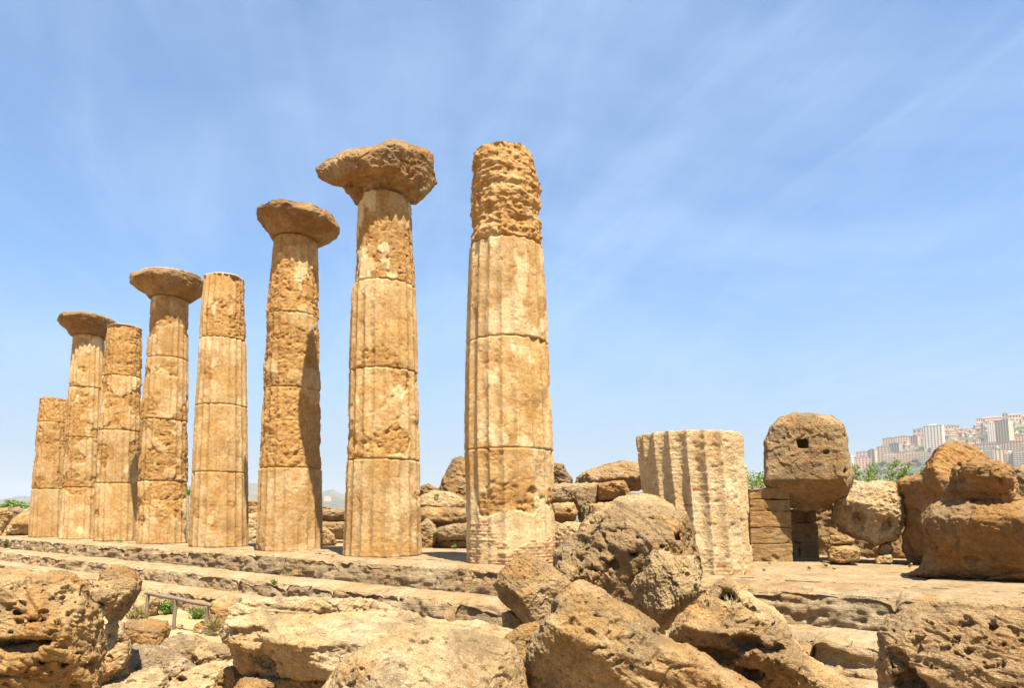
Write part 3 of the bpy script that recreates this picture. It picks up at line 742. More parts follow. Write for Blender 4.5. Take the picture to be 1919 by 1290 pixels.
rock('narrow knobbly stone standing right of the huge pitted boulder, under the upright pale one', [(192, 1200), (200, 1172), (214, 1160), (230, 1170), (236, 1190), (243, 1205), (244, 1228), (232, 1252), (205, 1275), (182, 1290), (178, 1240)], 10.6, .4, 'warm', facets=[(225, 1200, .3, .2, -.3)], res=64, holes=[(226, 1203, 10, 4, .06)])
rock('squared orange block lying on the sand below the near wooden railing', [(224, 1178), (240, 1165), (285, 1161), (313, 1165), (318, 1178), (313, 1200), (298, 1215), (265, 1216), (240, 1205), (228, 1196)], 15.6, .5, 'warm', facets=[(265, 1172, .25, 0, -1.2), (270, 1195, .36, .35, .1), (305, 1190, .35, -.7, 0)], res=60, edge=.16)
rock('rounded brownish stone half buried in sand, with a striped top', [(298, 1215), (312, 1198), (338, 1189), (372, 1193), (396, 1207), (398, 1220), (376, 1235), (350, 1246), (318, 1235)], 14.2, .4, 'grey', facets=[(345, 1200, .25, 0, -1.)], res=56)
rock('oblong stone beside the dark end of the great flat slab', [(360, 1225), (368, 1211), (390, 1206), (425, 1208), (440, 1222), (436, 1245), (405, 1255), (372, 1252)], 13., .38, 'warm', facets=[(400, 1215, .2, 0, -1.), (395, 1238, .3, -.2, .3)], res=52)
rock('white lichen spotted, heavily pitted rock among the small stones at lower left', [(236, 1225), (250, 1210), (275, 1212), (300, 1213), (330, 1222), (352, 1237), (372, 1252), (366, 1270), (330, 1285), (290, 1290), (250, 1275), (238, 1255)], 12.6, .45, 'pitted', facets=[(300, 1232, .3, 0, -.8)], res=80, pits=2.6, amp=1.3)
rock('low tan slab with a cracked edge at the bottom, below the white pitted rock', [(150, 1300), (205, 1277), (250, 1263), (280, 1252), (296, 1250), (312, 1268), (316, 1290), (312, 1330), (150, 1340)], 10.6, .5, 'pale', facets=[(250, 1275, .25, 0, -1.1), (300, 1270, .3, -.8, 0)], res=70)
rock('small ochre stone tucked beside the narrow knobbly stone', [(186, 1270), (200, 1250), (222, 1243), (238, 1250), (240, 1266), (215, 1280), (190, 1285)], 11.5, .3, 'warm', facets=[(212, 1258, .2, 0, -.9)], res=44)
rock('rippled tan boulder with a dark hole at the bottom edge, under the great flat slab', [(308, 1300), (318, 1282), (340, 1264), (375, 1250), (405, 1243), (436, 1240), (452, 1262), (455, 1330), (310, 1340)], 10.9, .5, 'pale', facets=[(380, 1262, .3, .1, -.9), (420, 1285, .4, -.5, .2)], res=80, bed=(-.5, .2, .8), strata=2., holes=[(338, 1275, 13, 6, .2), (385, 1272, 4, 3, .05)])
rock('tan stone leaning under the left end of the great flat slab', [(398, 1300), (406, 1268), (425, 1252), (445, 1250), (460, 1262), (468, 1300), (460, 1350), (400, 1350)], 10.3, .35, 'warm', facets=[(430, 1280, .3, .8, 0)], res=50)
rock('great flat slab with a broad sunlit top and a dark undercut front',
     [(411, 1178), (420, 1165), (430, 1152), (424, 1141), (455, 1128), (540, 1121), (620, 1122), (690, 1123), (740, 1139), (782, 1154), (800, 1175), (790, 1200), (700, 1240), (650, 1272), (560, 1276), (500, 1276), (458, 1266), (440, 1246), (432, 1215), (413, 1192)], 9.6, 1.1, 'pale',
     facets=[(560, 1180, .40, .0, -2.3), (520, 1230, .47, .95, .9), (420, 1180, .2, 1.6, .2)], res=120, edge=.10, bed=(.15, .1, 1.), strata=1.6, lowamp=.5, holes=[(468, 1190, 34, 26, .16), (600, 1225, 60, 20, .14), (500, 1240, 50, 22, .12), (620, 1165, 16, 4, .05), (612, 1151, 20, 3, .05), (503, 1135, 6, 3, .04)])
rock('long block in the shade supporting the front of the great flat slab', [(440, 1290), (455, 1272), (520, 1268), (600, 1266), (660, 1258), (680, 1300), (670, 1350), (440, 1350)], 9.3, .45, 'warm', facets=[(560, 1285, .3, 0, -.2)], res=60, edge=.14, name='stone_block', cat='stone block')
rock('whitish rounded boulder speckled all over, at the bottom edge in the middle',
     [(560, 1360), (598, 1300), (640, 1243), (690, 1211), (740, 1188), (800, 1172), (850, 1176), (900, 1186), (945, 1200), (966, 1216), (978, 1242), (986, 1290), (990, 1360)], 7.2, .62, 'pale',
     facets=[(780, 1210, .34, -.05, -.85), (690, 1260, .5, .6, -.1), (800, 1275, .62, -.1, -.1)], res=110, edge=.13, amp=.8, bed=(.8, .2, .5), strata=.8, lowamp=.6)
rock('low pale rock with a flat sunlit top behind the whitish speckled boulder', [(740, 1185), (770, 1165), (800, 1158), (850, 1166), (890, 1164), (925, 1172), (972, 1186), (980, 1205), (960, 1235), (850, 1250), (760, 1230)], 10.2, .6, 'pale', facets=[(860, 1185, .3, 0, -1.8)], res=72, edge=.2, lowamp=.6)
rock('small brown stone wedged between the whitish speckled boulder and the big slanting one', [(938, 1212), (950, 1192), (975, 1175), (1005, 1166), (1020, 1180), (1010, 1240), (992, 1275), (975, 1270), (958, 1240)], 8.9, .3, 'warm', facets=[(975, 1205, .25, -.4, -.3)], res=56)
rock('angular brown boulder with an undercut lower left side, below the foot of the tallest column',
     [(927, 1096), (938, 1075), (958, 1054), (985, 1037), (1012, 1048), (1040, 1068), (1068, 1092), (1072, 1120), (1060, 1150), (1030, 1185), (1000, 1180), (985, 1172), (966, 1150), (942, 1128)], 11.6, .6, 'brown',
     facets=[(990, 1080, .45, -.05, -.55), (960, 1130, .42, .9, .8), (1030, 1110, .5, -.3, .1)], res=86, edge=.13, bed=(.6, .1, .6))
stone_block('small block in the gap beneath the angular brown boulder', [(940, 1152), (955, 1145), (985, 1165), (990, 1200), (945, 1192)], 11.9, .3, 'warm')
rock('big ball-like boulder riddled with deep pits, between the tallest column and the stump',
     [(1036, 1075), (1040, 1035), (1062, 1012), (1082, 1000), (1090, 980), (1120, 960), (1162, 938), (1200, 929), (1232, 934), (1255, 948), (1284, 972), (1296, 1000), (1306, 1040), (1312, 1080), (1300, 1130), (1240, 1200), (1120, 1200), (1050, 1130)], 13.2, 1.0, 'warm', crust=.0,
     facets=[(1180, 970, .62, .0, -.85), (1080, 1030, .55, .55, -.45), (1200, 1060, .86, -.05, .28), (1285, 1020, .6, -1.1, -.1)], res=110, edge=.13, pits=1.4, amp=1.1, bed=(.7, .2, .6), strata=1.2,
     holes=[(1262, 1012, 7, 9, .25), (1186, 1040, 9, 8, .22), (1129, 986, 6, 6, .18), (1152, 1003, 9, 5, .18), (1168, 1000, 8, 5, .15), (1195, 1014, 7, 5, .15), (1220, 980, 6, 4, .1), (1215, 960, 8, 4, .1), (1150, 1060, 12, 9, .12), (1110, 1070, 14, 8, .1), (1235, 1030, 5, 4, .1)])
rock('jagged pale upright rock leaning on the big ball-like pitted boulder', [(1186, 1112), (1190, 1085), (1206, 1072), (1212, 1048), (1225, 1034), (1246, 1036), (1262, 1044), (1300, 1044), (1308, 1066), (1313, 1090), (1317, 1108), (1290, 1128), (1262, 1150), (1248, 1168), (1230, 1166), (1210, 1150), (1192, 1140)], 10.6, .42, 'pale',
     facets=[(1250, 1065, .34, .15, -.75), (1205, 1100, .22, .9, .1), (1285, 1110, .40, -.5, -.35)], res=84, edge=.13, bed=(.9, .1, .1), strata=2.2, amp=1.2)
rock('largest slanting boulder in the foreground, its ridge falling to the lower right',
     [(960, 1380), (990, 1290), (988, 1240), (996, 1215), (1008, 1190), (1026, 1162), (1050, 1122), (1070, 1095), (1089, 1085), (1115, 1099), (1150, 1124), (1200, 1150), (1228, 1172), (1232, 1188), (1290, 1215), (1345, 1252), (1420, 1288), (1470, 1330), (1480, 1380)], 7.9, .8, 'warm',
     facets=[(1150, 1150, .50, -.25, -.60), (1080, 1240, .58, .25, .60), (1250, 1240, .62, -.15, .35)], res=130, edge=.13, bed=(.55, .1, .75), strata=1.6, pits=1.1, amp=1.0,
     holes=[(1128, 1130, 4, 3, .08), (1120, 1218, 22, 5, .05)])
rock('orange boulder with an eye-like hollow at its peak and a dark undercut, right of centre',
     [(1245, 1200), (1256, 1178), (1270, 1160), (1296, 1138), (1326, 1118), (1345, 1096), (1364, 1086), (1384, 1093), (1398, 1112), (1420, 1126), (1446, 1140), (1468, 1160), (1486, 1196), (1510, 1226), (1545, 1250), (1590, 1272), (1640, 1330), (1640, 1390), (1400, 1390), (1330, 1300), (1270, 1225)], 8.7, .75, 'warm',
     facets=[(1360, 1150, .5, -.05, -.7), (1330, 1215, .5, .25, 1.0), (1480, 1230, .52, -.5, -.35), (1440, 1270, .62, 0, .3)], res=120, edge=.13, strata=.8, amp=1.05,
     holes=[(1369, 1122, 19, 15, .62), (1398, 1208, 26, 17, .28), (1330, 1228, 50, 14, .28), (1452, 1222, 22, 10, .16), (1405, 1262, 26, 16, .3), (1408, 1143, 9, 6, .08)])
rock('broad grey slab with slanting grooves filling the lower right corner',
     [(1655, 1170), (1660, 1160), (1700, 1148), (1728, 1150), (1742, 1153), (1770, 1146), (1810, 1143), (1880, 1143), (1925, 1146), (2010, 1150), (2040, 1240), (2040, 1380), (1640, 1380), (1653, 1290), (1650, 1200)], 6.6, .55, 'grey',
     facets=[(1780, 1220, .45, .06, -.42), (1690, 1260, .40, .55, .40), (1850, 1280, .5, 0, .1)], res=110, edge=.10, bed=(.62, .1, .78), strata=2.2, amp=.9, pits=1.3, lowamp=.6, holes=[(1712, 1275, 26, 22, .25), (1690, 1240, 18, 16, .1), (1812, 1176, 12, 4, .06), (1862, 1182, 5, 4, .06)])
rock('small rusty stone by the foot of the step, behind the near wooden railing', [(248, 1128), (258, 1112), (280, 1106), (295, 1112), (299, 1132), (294, 1152), (276, 1162), (256, 1158)], 22.3, .4, 'warm', facets=[(275, 1120, .3, .2, -.8), (288, 1140, .3, -.6, .3)], res=44)
rock('small round sand coloured boulder by the right end of the near wooden railing', [(362, 1188), (366, 1174), (380, 1165), (392, 1172), (396, 1188), (380, 1194)], 19.3, .22, 'warm', res=36)
rock('rough block against the lowest step, right of the near wooden railing', [(392, 1150), (398, 1128), (420, 1118), (450, 1122), (458, 1150), (452, 1195), (400, 1196)], 20.6, .5, 'warm', facets=[(425, 1130, .35, 0, -.9)], res=48)
rock('low rounded stone lying against the steps at the far left, behind the far wooden railing', [(-30, 1085), (-10, 1068), (20, 1064), (50, 1070), (80, 1082), (70, 1100), (-20, 1105)], 29., .6, 'warm', facets=[(20, 1072, .3, 0, -1.)], res=44)

# --- standing on the platform at the right
HEWN = 'hewn blocks and boulders on the right of the platform'
rock('great squared block with a square socket hole in its face, raised on the right',
     [(1433, 850), (1435, 826), (1444, 800), (1462, 784), (1495, 776), (1530, 777), (1558, 780), (1580, 796), (1588, 822), (1592, 870), (1600, 890), (1598, 905), (1586, 928), (1548, 955), (1510, 960), (1470, 946), (1446, 925), (1432, 905)], 20.6, 1.0, 'brown',
     facets=[(1510, 850, .86, .05, -.10), (1510, 905, .80, .05, 1.3), (1590, 860, .55, -2.2, 0), (1510, 800, .8, 0, -.7)], res=90, edge=.06, pits=.6, strata=.3, crack=0, amp=.4, lowamp=.25, nfac=0, name='stone_block', cat='stone block',
     holes=[(1505, 834, 9, 8, .45, 1), (1546, 849, 5, 4, .15), (1472, 824, 3, 3, .1), (1581, 883, 5, 5, .15)])
rock('lumpy pale boulder propped on small stones, right of the socketed block',
     [(1562, 962), (1567, 938), (1578, 920), (1600, 905), (1625, 908), (1652, 903), (1672, 905), (1688, 920), (1692, 955), (1690, 985), (1678, 1010), (1655, 1018), (1640, 1024), (1622, 1012), (1600, 1008), (1580, 998), (1566, 980)], 20.4, .8, 'pale',
     facets=[(1625, 930, .6, 0, -1.), (1590, 975, .55, .3, .35), (1650, 985, .7, -.3, .5)], res=76, amp=1.3, holes=[(1610, 975, 16, 14, .15), (1662, 985, 12, 16, .15)])
stone_block('flat upper stone of the small pile under the lumpy pale boulder', [(1552, 1012), (1556, 1004), (1590, 1006), (1600, 1012), (1598, 1022), (1556, 1021)], 19.7, .3, 'warm')
stone_block('thick lower stone of the small pile under the lumpy pale boulder', [(1551, 1034), (1556, 1023), (1600, 1023), (1612, 1030), (1610, 1052), (1575, 1058), (1553, 1050)], 19.6, .4, 'warm')
stone_block('small shaded stone on a thin one under the lumpy pale boulder', [(1644, 1036), (1650, 1020), (1668, 1018), (1674, 1030), (1668, 1042), (1650, 1043)], 20.2, .25, 'warm')
stone_block('thin stone at the bottom right under the lumpy pale boulder', [(1640, 1050), (1645, 1043), (1670, 1041), (1672, 1056), (1642, 1058)], 19.9, .3, 'warm')
rock('dark boulder at the back of the hollow under the lumpy pale boulder', [(1500, 1060), (1505, 955), (1540, 925), (1580, 915), (1640, 925), (1690, 940), (1740, 960), (1740, 1062)], 23.6, .6, 'brown', res=60)
rock('tall slanting boulder with a sharp sunlit ridge, leaning behind the undercut orange one',
     [(1683, 915), (1684, 902), (1712, 893), (1728, 888), (1742, 866), (1756, 842), (1772, 831), (1795, 829), (1815, 834), (1850, 856), (1862, 880), (1850, 940), (1830, 1000), (1810, 1060), (1735, 1060), (1712, 1057), (1698, 1050), (1692, 1025), (1698, 985), (1690, 945)], 19.2, 1.0, 'orange',
     facets=[(1725, 940, .55, .9, .25), (1790, 870, .62, -.65, -.8), (1715, 1020, .55, .3, .5)], res=84, edge=.10, bed=(.7, .1, .7), strata=1.8, amp=1.0)
rock('huge undercut orange boulder shaped like an anvil, at the right edge of the platform',
     [(1700, 1079), (1722, 1066), (1738, 1045), (1741, 1020), (1733, 990), (1731, 966), (1748, 952), (1768, 944), (1778, 915), (1788, 880), (1798, 866), (1830, 861), (1870, 867), (1896, 878), (1904, 895), (1907, 930), (1930, 960), (1960, 1000), (1985, 1060), (1985, 1086), (1850, 1088), (1760, 1084)], 14.8, 1.0, 'orange',
     prof=[(855, .70), (880, .86), (900, .74), (925, .56), (943, .50), (956, .86), (972, 1.02), (992, .96), (1020, .82), (1050, .68), (1070, .64), (1090, .66)], gx=.10, res=120, edge=.13, pits=1.3, strata=1.4, amp=1.15, lowamp=.6, crust=.03)
rock('dark rock partly cut off by the right edge, behind the anvil shaped boulder', [(1900, 905), (1903, 882), (1920, 874), (1960, 880), (1985, 960), (1980, 1050), (1910, 1040)], 18., .8, 'brown', res=56)

# --- rubble beyond the columns
rock('pointed brown boulder showing left of the tallest column', [(816, 945), (824, 915), (836, 882), (850, 861), (866, 856), (884, 872), (905, 900), (912, 945), (905, 990), (830, 985)], 34., 1.2, 'brown', facets=[(860, 900, .9, .3, -.3), (835, 900, .8, .8, 0)], res=64)
rock('crumbling layered rock showing just right of the tallest column', [(1010, 912), (1015, 880), (1035, 868), (1055, 872), (1060, 885), (1070, 898), (1072, 915), (1040, 925)], 27., .9, 'brown', strata=2.5, res=60)
rock('long low boulder with a rounded back, left of the stump', [(1076, 912), (1082, 895), (1100, 884), (1130, 873), (1165, 865), (1195, 868), (1215, 885), (1218, 915), (1190, 920), (1130, 914)], 25.5, 1.1, 'brown', facets=[(1140, 885, .8, -.1, -.7), (1180, 905, .7, -.2, .8)], res=70, strata=1.2)
stone_block('tall weathered grey block right of the tallest column', [(1030, 908), (1060, 907), (1120, 906), (1122, 950), (1112, 985), (1090, 985), (1076, 943), (1030, 945)], 24., .5, 'grey', res=60, strata=2., bed=(1, 0, .1))
stone_block('rusty squared block left of the stump, under the long low boulder', [(1121, 908), (1150, 903), (1170, 903), (1178, 918), (1190, 938), (1122, 941)], 23.7, .5, 'orange', res=56, amp=1.2, facets=[(1150, 930, .4, 0, .8)])
stone_block('pale flat block beneath the rusty squared block', [(1105, 945), (1190, 938), (1230, 945), (1230, 985), (1100, 985)], 23.2, .6, 'warm', facets=[(1150, 950, .4, 0, -.8)])
stone_block('undercut block at the right foot of the tallest column', [(1036, 945), (1075, 943), (1082, 960), (1078, 976), (1050, 980), (1036, 974)], 23., .5, 'warm', facets=[(1060, 970, .4, 0, 1.)])
rock('low sandy boulder by the right foot of the tallest column', [(1030, 1010), (1045, 990), (1062, 980), (1088, 982), (1095, 1010), (1080, 1036), (1030, 1038)], 22., .6, 'pale', res=50)
stone_block('wide pale block closing the gap left of the stump', [(1160, 950), (1180, 925), (1230, 925), (1240, 1040), (1160, 1040)], 23., .5, 'warm')
rock('pale striped rock with green weeds, between the two tallest columns', [(780, 945), (790, 930), (812, 920), (840, 922), (860, 930), (878, 945), (880, 955), (780, 958)], 32., .8, 'pale', strata=2.5, res=56, facets=[(830, 932, .5, 0, -1.)])
rock('small brown stone on the skyline between the two tallest columns', [(780, 930), (790, 912), (803, 907), (818, 915), (822, 928)], 34., .5, 'brown', res=36)
stone_block('long split block in the rubble between the two tallest columns', [(775, 955), (800, 946), (850, 950), (885, 952), (888, 976), (840, 982), (800, 978), (775, 975)], 31.5, .6, 'warm', facets=[(830, 952, .4, 0, -1.)])
stone_block('long grey slab low between the two tallest columns', [(812, 1000), (822, 990), (850, 983), (886, 980), (890, 1012), (825, 1014)], 30., .5, 'grey')
rock('round dark stone standing beside the foot of the lopsided capital column', [(778, 1010), (785, 985), (800, 975), (815, 985), (822, 1005), (815, 1028), (790, 1036)], 30.4, .5, 'brown', res=50)
stone_block('flat stones lying low between the two tallest columns', [(815, 1026), (830, 1014), (885, 1012), (890, 1026), (850, 1030)], 30.3, .4, 'warm')
rock('pale crumbly rock behind the round dark stone', [(775, 992), (785, 972), (815, 975), (840, 982), (845, 1000), (830, 1018), (790, 1020)], 32., .5, 'pale', res=44)
stone_block('upper dark block in the gap left of the lopsided capital column', [(585, 958), (605, 954), (640, 955), (668, 956), (668, 977), (600, 978)], 37., .5, 'grey', facets=[(625, 972, .4, 0, .7)])
stone_block('lower dark block in the gap left of the lopsided capital column', [(585, 982), (600, 978), (650, 979), (668, 980), (668, 1008), (640, 1012), (590, 1008)], 36.6, .5, 'grey', facets=[(630, 998, .4, 0, .9)])
rock('round brown stone in the gap left of the lopsided capital column', [(588, 1020), (598, 992), (612, 990), (626, 1004), (630, 1020), (615, 1026)], 33., .4, 'brown', res=44)
rock('pale stone on top of the dark blocks left of the lopsided capital column', [(595, 957), (605, 950), (616, 948), (622, 957)], 37.5, .3, 'pale', res=30)
stone_block('long low block in the gap right of the white-topped fluted column', [(450, 960), (460, 951), (500, 950), (505, 962), (480, 968)], 42., .6, 'warm')
stone_block('orange block on the skyline in the gap right of the white-topped fluted column', [(445, 952), (462, 939), (495, 940), (500, 952)], 44., .6, 'orange')
rock('pale cracked boulder in the gap right of the white-topped fluted column', [(450, 990), (458, 965), (485, 962), (500, 985), (495, 1010), (455, 1008)], 41., .6, 'pale', res=44)
rock('sandy stone at ground level in the gap right of the white-topped fluted column', [(450, 1026), (458, 1006), (478, 1002), (492, 1012), (495, 1028)], 36., .4, 'warm', res=40)
rock('tall tan boulder at the left edge, left of the far broken column', [(-40, 1015), (-30, 965), (0, 955), (14, 953), (22, 965), (20, 980), (8, 995), (2, 1012)], 54., 1.2, 'warm', res=56, facets=[(0, 980, 1., -.4, 0)])
rock('undercut tan boulder leaning against the far broken column', [(4, 1008), (14, 990), (24, 975), (40, 965), (58, 958), (66, 975), (62, 1000), (54, 1006), (30, 1003)], 52., 1.2, 'warm', res=56, facets=[(35, 990, .9, 0, .6), (35, 975, .9, 0, -.6)])
rock('reddish stone on the skyline between the tan boulders at far left', [(12, 975), (18, 955), (36, 951), (44, 962), (36, 978)], 57., .8, 'brown', res=40)
rock('pale stone piled high beside the far broken column', [(34, 975), (44, 962), (56, 951), (66, 955), (64, 972)], 55., .6, 'pale', res=40)
rb = random.Random(21)
for k in range(22):     # blocks and rubble farther back on the platform, mostly hidden
    s = rb.uniform(-6, 36); e = -rb.uniform(9, 17); x, y = row_pt(s, e)
    px, py = project([x, y, 0]); hgt = rb.uniform(.5, 1.0)*F/y; wd = rb.uniform(.8, 1.7)*F/y
    px, py = float(px), float(py)
    if 1380 < px: continue
    o = [(px-wd*.6, py+2), (px-wd*.55, py-hgt*.7), (px-wd*.2, py-hgt), (px+wd*.3, py-hgt*.95), (px+wd*.6, py-hgt*.5), (px+wd*.58, py+2)]
    rock('low rubble stone lying far back on the platform beyond the columns', o, y/KD, .6, rb.choice(['warm', 'brown', 'pale', 'grey']), res=30, name='rubble_stone', cat='stone', group='rubble far back on the platform')

# --- ashlar wall remains on the right: two stretches of squared courses
def ashlar(label, px0, px1, ys, Y, depth, turn, seed, ragged=()):
    r0 = random.Random(seed)
    a = at(px0, ys[-1], Y); b_ = at(px1, ys[-1], Y); zs = [float(at((px0+px1)/2, y, Y)[2]) for y in ys]; zs[-1] = -.02
    wdt = b_[0]-a[0]; root = thing('ashlar_wall', label, 'wall', (a[0], a[1], 0)); root.rotation_euler = (0, 0, math.radians(turn))
    for k in range(len(ys)-1):
        z1, z0 = zs[k], zs[k+1]; cuts = [0]+(sorted(r0.uniform(.35, .7) for _ in range(1)) if k % 2 == seed % 2 and seed == 6 else [])+[1]
        for m in range(len(cuts)-1):
            x0 = cuts[m]*wdt+(.006 if m else 0); x1 = cuts[m+1]*wdt-.006*(m < len(cuts)-2)
            if k == 0 and ragged: x1 *= ragged[0]
            gx_, gz_ = np.meshgrid(np.linspace(0, 1, max(6, int((x1-x0)/.03))), np.linspace(0, 1, max(6, int((z1-z0)/.03))), indexing='ij')
            # closed rounded box from a cube-sphere style grid: six faces
            Vs = []; n_ = 26; lin = np.linspace(-1, 1, n_)
            g1, g2 = np.meshgrid(lin, lin, indexing='ij'); Q0 = []
            ii = np.arange(n_-1)[:, None]*n_; jj = np.arange(n_-1)[None]
            q = np.stack([ii+jj, ii+n_+jj, ii+n_+jj+1, ii+jj+1], -1).reshape(-1, 4)
            for ax in range(3):
                for sg in (-1, 1):
                    p = np.zeros((n_*n_, 3)); p[:, ax] = sg; p[:, (ax+1) % 3] = g1.ravel(); p[:, (ax+2) % 3] = g2.ravel()
                    Q0.append((q if sg > 0 else q[:, ::-1])+len(Vs)*n_*n_); Vs.append(p)
            Vv = np.concatenate(Vs); Qq = np.concatenate(Q0)
            ctr = np.array([(x0+x1)/2, depth/2+r0.uniform(-.02, .02), (z0+z1)/2]); hs = np.array([(x1-x0)/2, depth/2, (z1-z0)/2-.003])
            pos = Vv*hs; rr = .018; inner = np.clip(pos, -(hs-rr), hs-rr); dlt = pos-inner; ln_ = np.linalg.norm(dlt, axis=1)[:, None]
            nn = dlt/np.maximum(ln_, 1e-9); nn = np.where(ln_ < 1e-6, Vv*(np.abs(Vv) > .999), nn)
            pos = inner+nn*np.where(ln_ > 0, rr, 0)+ctr
            dd = .02*facets_noise(pos*np.array([3, 3, 7]), seed+k)+.022*fbm(pos*np.array([2, 2, 5])+seed+k*3+m, 4, seed)-.03*sst(pn(pos*6+k, seed+1), .35, .6)
            if k == 0: dd += .09*fbm(pos*2.5+seed, 3, 5)
            mesh_obj('ashlar_block', pos+nn*dd[:, None], Qq, M['ashlar'], root, smooth=True)
    return root
ashlar('squared ashlar pier of five courses right of the stump, partly in the shade of the socketed block', 1409, 1487, [916, 937, 959, 989, 1020, 1058], 20.3, 1.0, 0, 3)
ashlar('lower recessed ashlar wall in deep shade beneath the socketed block', 1480, 1536, [955, 981, 1017, 1050], 21.9, .8, 0, 6)

# --- loose stones and earth at the feet of the big pieces
rk = random.Random(5)
def pebble(px, py, Y, s, mat, label, group, z=None):
    o = []; n = 6; a0 = rk.random()*6
    for k in range(n):
        a = a0+(k+.5*rk.random())/n*6.283; r_ = s*(.6+.6*rk.random()); o.append((px+r_*math.cos(a), py-s*.35-r_*.6*math.sin(a)))
    return rock(label, o, Y, s*Y/1600*.7, mat, res=22, sub=1, nfac=5, edge=.08, amp=1.6, name='loose_stone', cat='stone', group=group)
for k in range(26):
    px = rk.uniform(215, 440); py = rk.uniform(1172, 1275); Y = 2.42*1600/(py-972); pebble(px, py, Y, rk.uniform(2.5, 6), rk.choice(['warm', 'pale', 'grey']), 'small loose stone on the sand between the boulders at lower left', 'loose stones on the sand')
for k in range(7):
    px = rk.uniform(1420, 1760); py = rk.uniform(1056, 1070); Y = 1.02*1600/(py-972); pebble(px, py, Y, rk.uniform(1.5, 4.0), rk.choice(['warm', 'pale', 'orange']), 'small loose stone lying on the paving at the right of the platform', 'loose stones on the paving')
for k in range(4):
    px = rk.uniform(480, 880); py = rk.uniform(1036, 1056)+(px-480)*.03; Y = 1.02*1600/(py-972); pebble(px, py, Y, rk.uniform(1.2, 3.0), rk.choice(['warm', 'pale']), 'small loose stone on the platform edge by the tall columns', 'loose stones by the tall columns')
rock('low spill of orange earth at the foot of the anvil shaped boulder', [(1830, 1088), (1870, 1080), (1900, 1068), (1990, 1055), (2000, 1090), (1900, 1091)], 14.1, .4, 'orange', res=50, edge=.5, nfac=0, amp=.4, strata=0, pits=.3, name='earth_heap', cat='earth')
# ------------------------------------------------------------------ wooden rails by the sand
mw, T, b = principled('weathered_wood')
geo = T.n.new('ShaderNodeNewGeometry'); P = geo.outputs['Position']
T.l.new(T.mix(T.noise(T.mapping(P, scale=(1, 1, .2)), 40, 4), (.12, .085, .055), (.22, .17, .12)), b.inputs['Base Color'])
def tube(p, q, r, n=10, seed=0):
    p, q = np.array(p, float), np.array(q, float); d = q-p; L = np.linalg.norm(d); d /= L
    a = np.cross(d, [0, 0, 1.]) if abs(d[2]) < .9 else np.cross(d, [1., 0, 0]); a /= np.linalg.norm(a); b2 = np.cross(d, a)
    rows = []
    for t, k in [(0, .02), (0, .8), (.02, 1)]+[(t, 1) for t in np.linspace(.1, .9, 9)]+[(.98, 1), (1, .8), (1, .02)]:
        c = p+d*L*t+.35*r*math.sin(seed+t*7)*a
        rr = r*k*(1+.06*math.sin(seed*3+t*11))
        rows.append([c+rr*(math.cos(x)*a+math.sin(x)*b2) for x in np.linspace(0, 2*math.pi, n, endpoint=False)])
    V = np.array(rows).reshape(-1, 3); m = len(rows)
    ii = np.arange(m-1)[:, None]*n; jj = np.arange(n)[None]; j2 = (jj+1) % n
    return V, np.stack([ii+jj, ii+j2, ii+n+j2, ii+n+jj], -1).reshape(-1, 4)
def railing(label, posts, seed):
    """posts: (px, py_top, Y)"""
    tops = [at(px, py, Y) for px, py, Y in posts]; g0 = ground_z(tops[0][0], tops[0][1])
    root = thing('wooden_railing', label, 'railing', (tops[0][0], tops[0][1], g0)); o = np.array(root.location)
    for k, t in enumerate(tops):
        g = ground_z(t[0], t[1])-.15
        V, Q = tube((t[0], t[1], g), (t[0], t[1], t[2]-.02), .042, seed=seed+k); mesh_obj('post', V-o, Q, mw, root, smooth=True)
    for k in range(len(tops)-1):
        a, c = tops[k], tops[k+1]; d = (c-a)/np.linalg.norm(c-a)
        V, Q = tube(a-d*(.12 if k == 0 else 0), c+d*(.12 if k == len(tops)-2 else .0), .044, seed=seed+9+k); mesh_obj('rail', V-o, Q, mw, root, smooth=True)
railing('low weathered wooden railing of three posts on the sand at lower left', [(277, 1113, 20.6), (329, 1123, 19.6), (388, 1135, 18.8)], 1)
railing('low wooden railing at the far left, mostly hidden by the huge pitted boulder', [(12, 1077, 27.), (62, 1083, 26.), (112, 1090, 25.2)], 5)

# ------------------------------------------------------------------ plants
def leafmat(name, c1, c2):
    m, T, b = principled(name); geo = T.n.new('ShaderNodeNewGeometry'); P = geo.outputs['Position']
    rn = geo.outputs['Random Per Island']
    T.l.new(T.mix(T.math('ADD', T.math('MULTIPLY', rn, .6), T.math('MULTIPLY', T.noise(P, 1.2, 3), .4)), c1, c2), b.inputs['Base Color'])
    b.inputs['Roughness'].default_value = .6; b.inputs['Subsurface Weight'].default_value = 0.
    return m
ML = {'weed': leafmat('weed_leaf', (.07, .13, .02), (.14, .21, .04)), 'dry': leafmat('dry_leaf', (.15, .115, .04), (.29, .23, .09)),
      'broom': leafmat('shrub_leaf', (.09, .15, .028), (.22, .28, .07)), 'tree': leafmat('tree_leaf', (.025, .045, .015), (.06, .085, .03)), 'straw': leafmat('straw', (.30, .24, .11), (.42, .35, .19))}
def leaves(C, n, size, r, aspect=.35, upright=.3):
    """n small leaf quads around centres C"""
    C = np.asarray(C, float); d = r.normal(size=(n, 3)); d[:, 2] = np.abs(d[:, 2])*(1+upright) if upright > 0 else d[:, 2]
    d /= np.linalg.norm(d, axis=1)[:, None]; s = np.cross(d, r.normal(size=(n, 3))); s /= np.linalg.norm(s, axis=1)[:, None]
    L = size*(.6+.8*r.rand(n))[:, None]; W = L*aspect
    nn = np.cross(d, s)
    V = np.stack([C, C+d*L*.5+s*W*.5+nn*L*.05, C+d*L, C+d*L*.5-s*W*.5+nn*L*.05], 1).reshape(-1, 3)
    return V, np.arange(n*4).reshape(-1, 4)
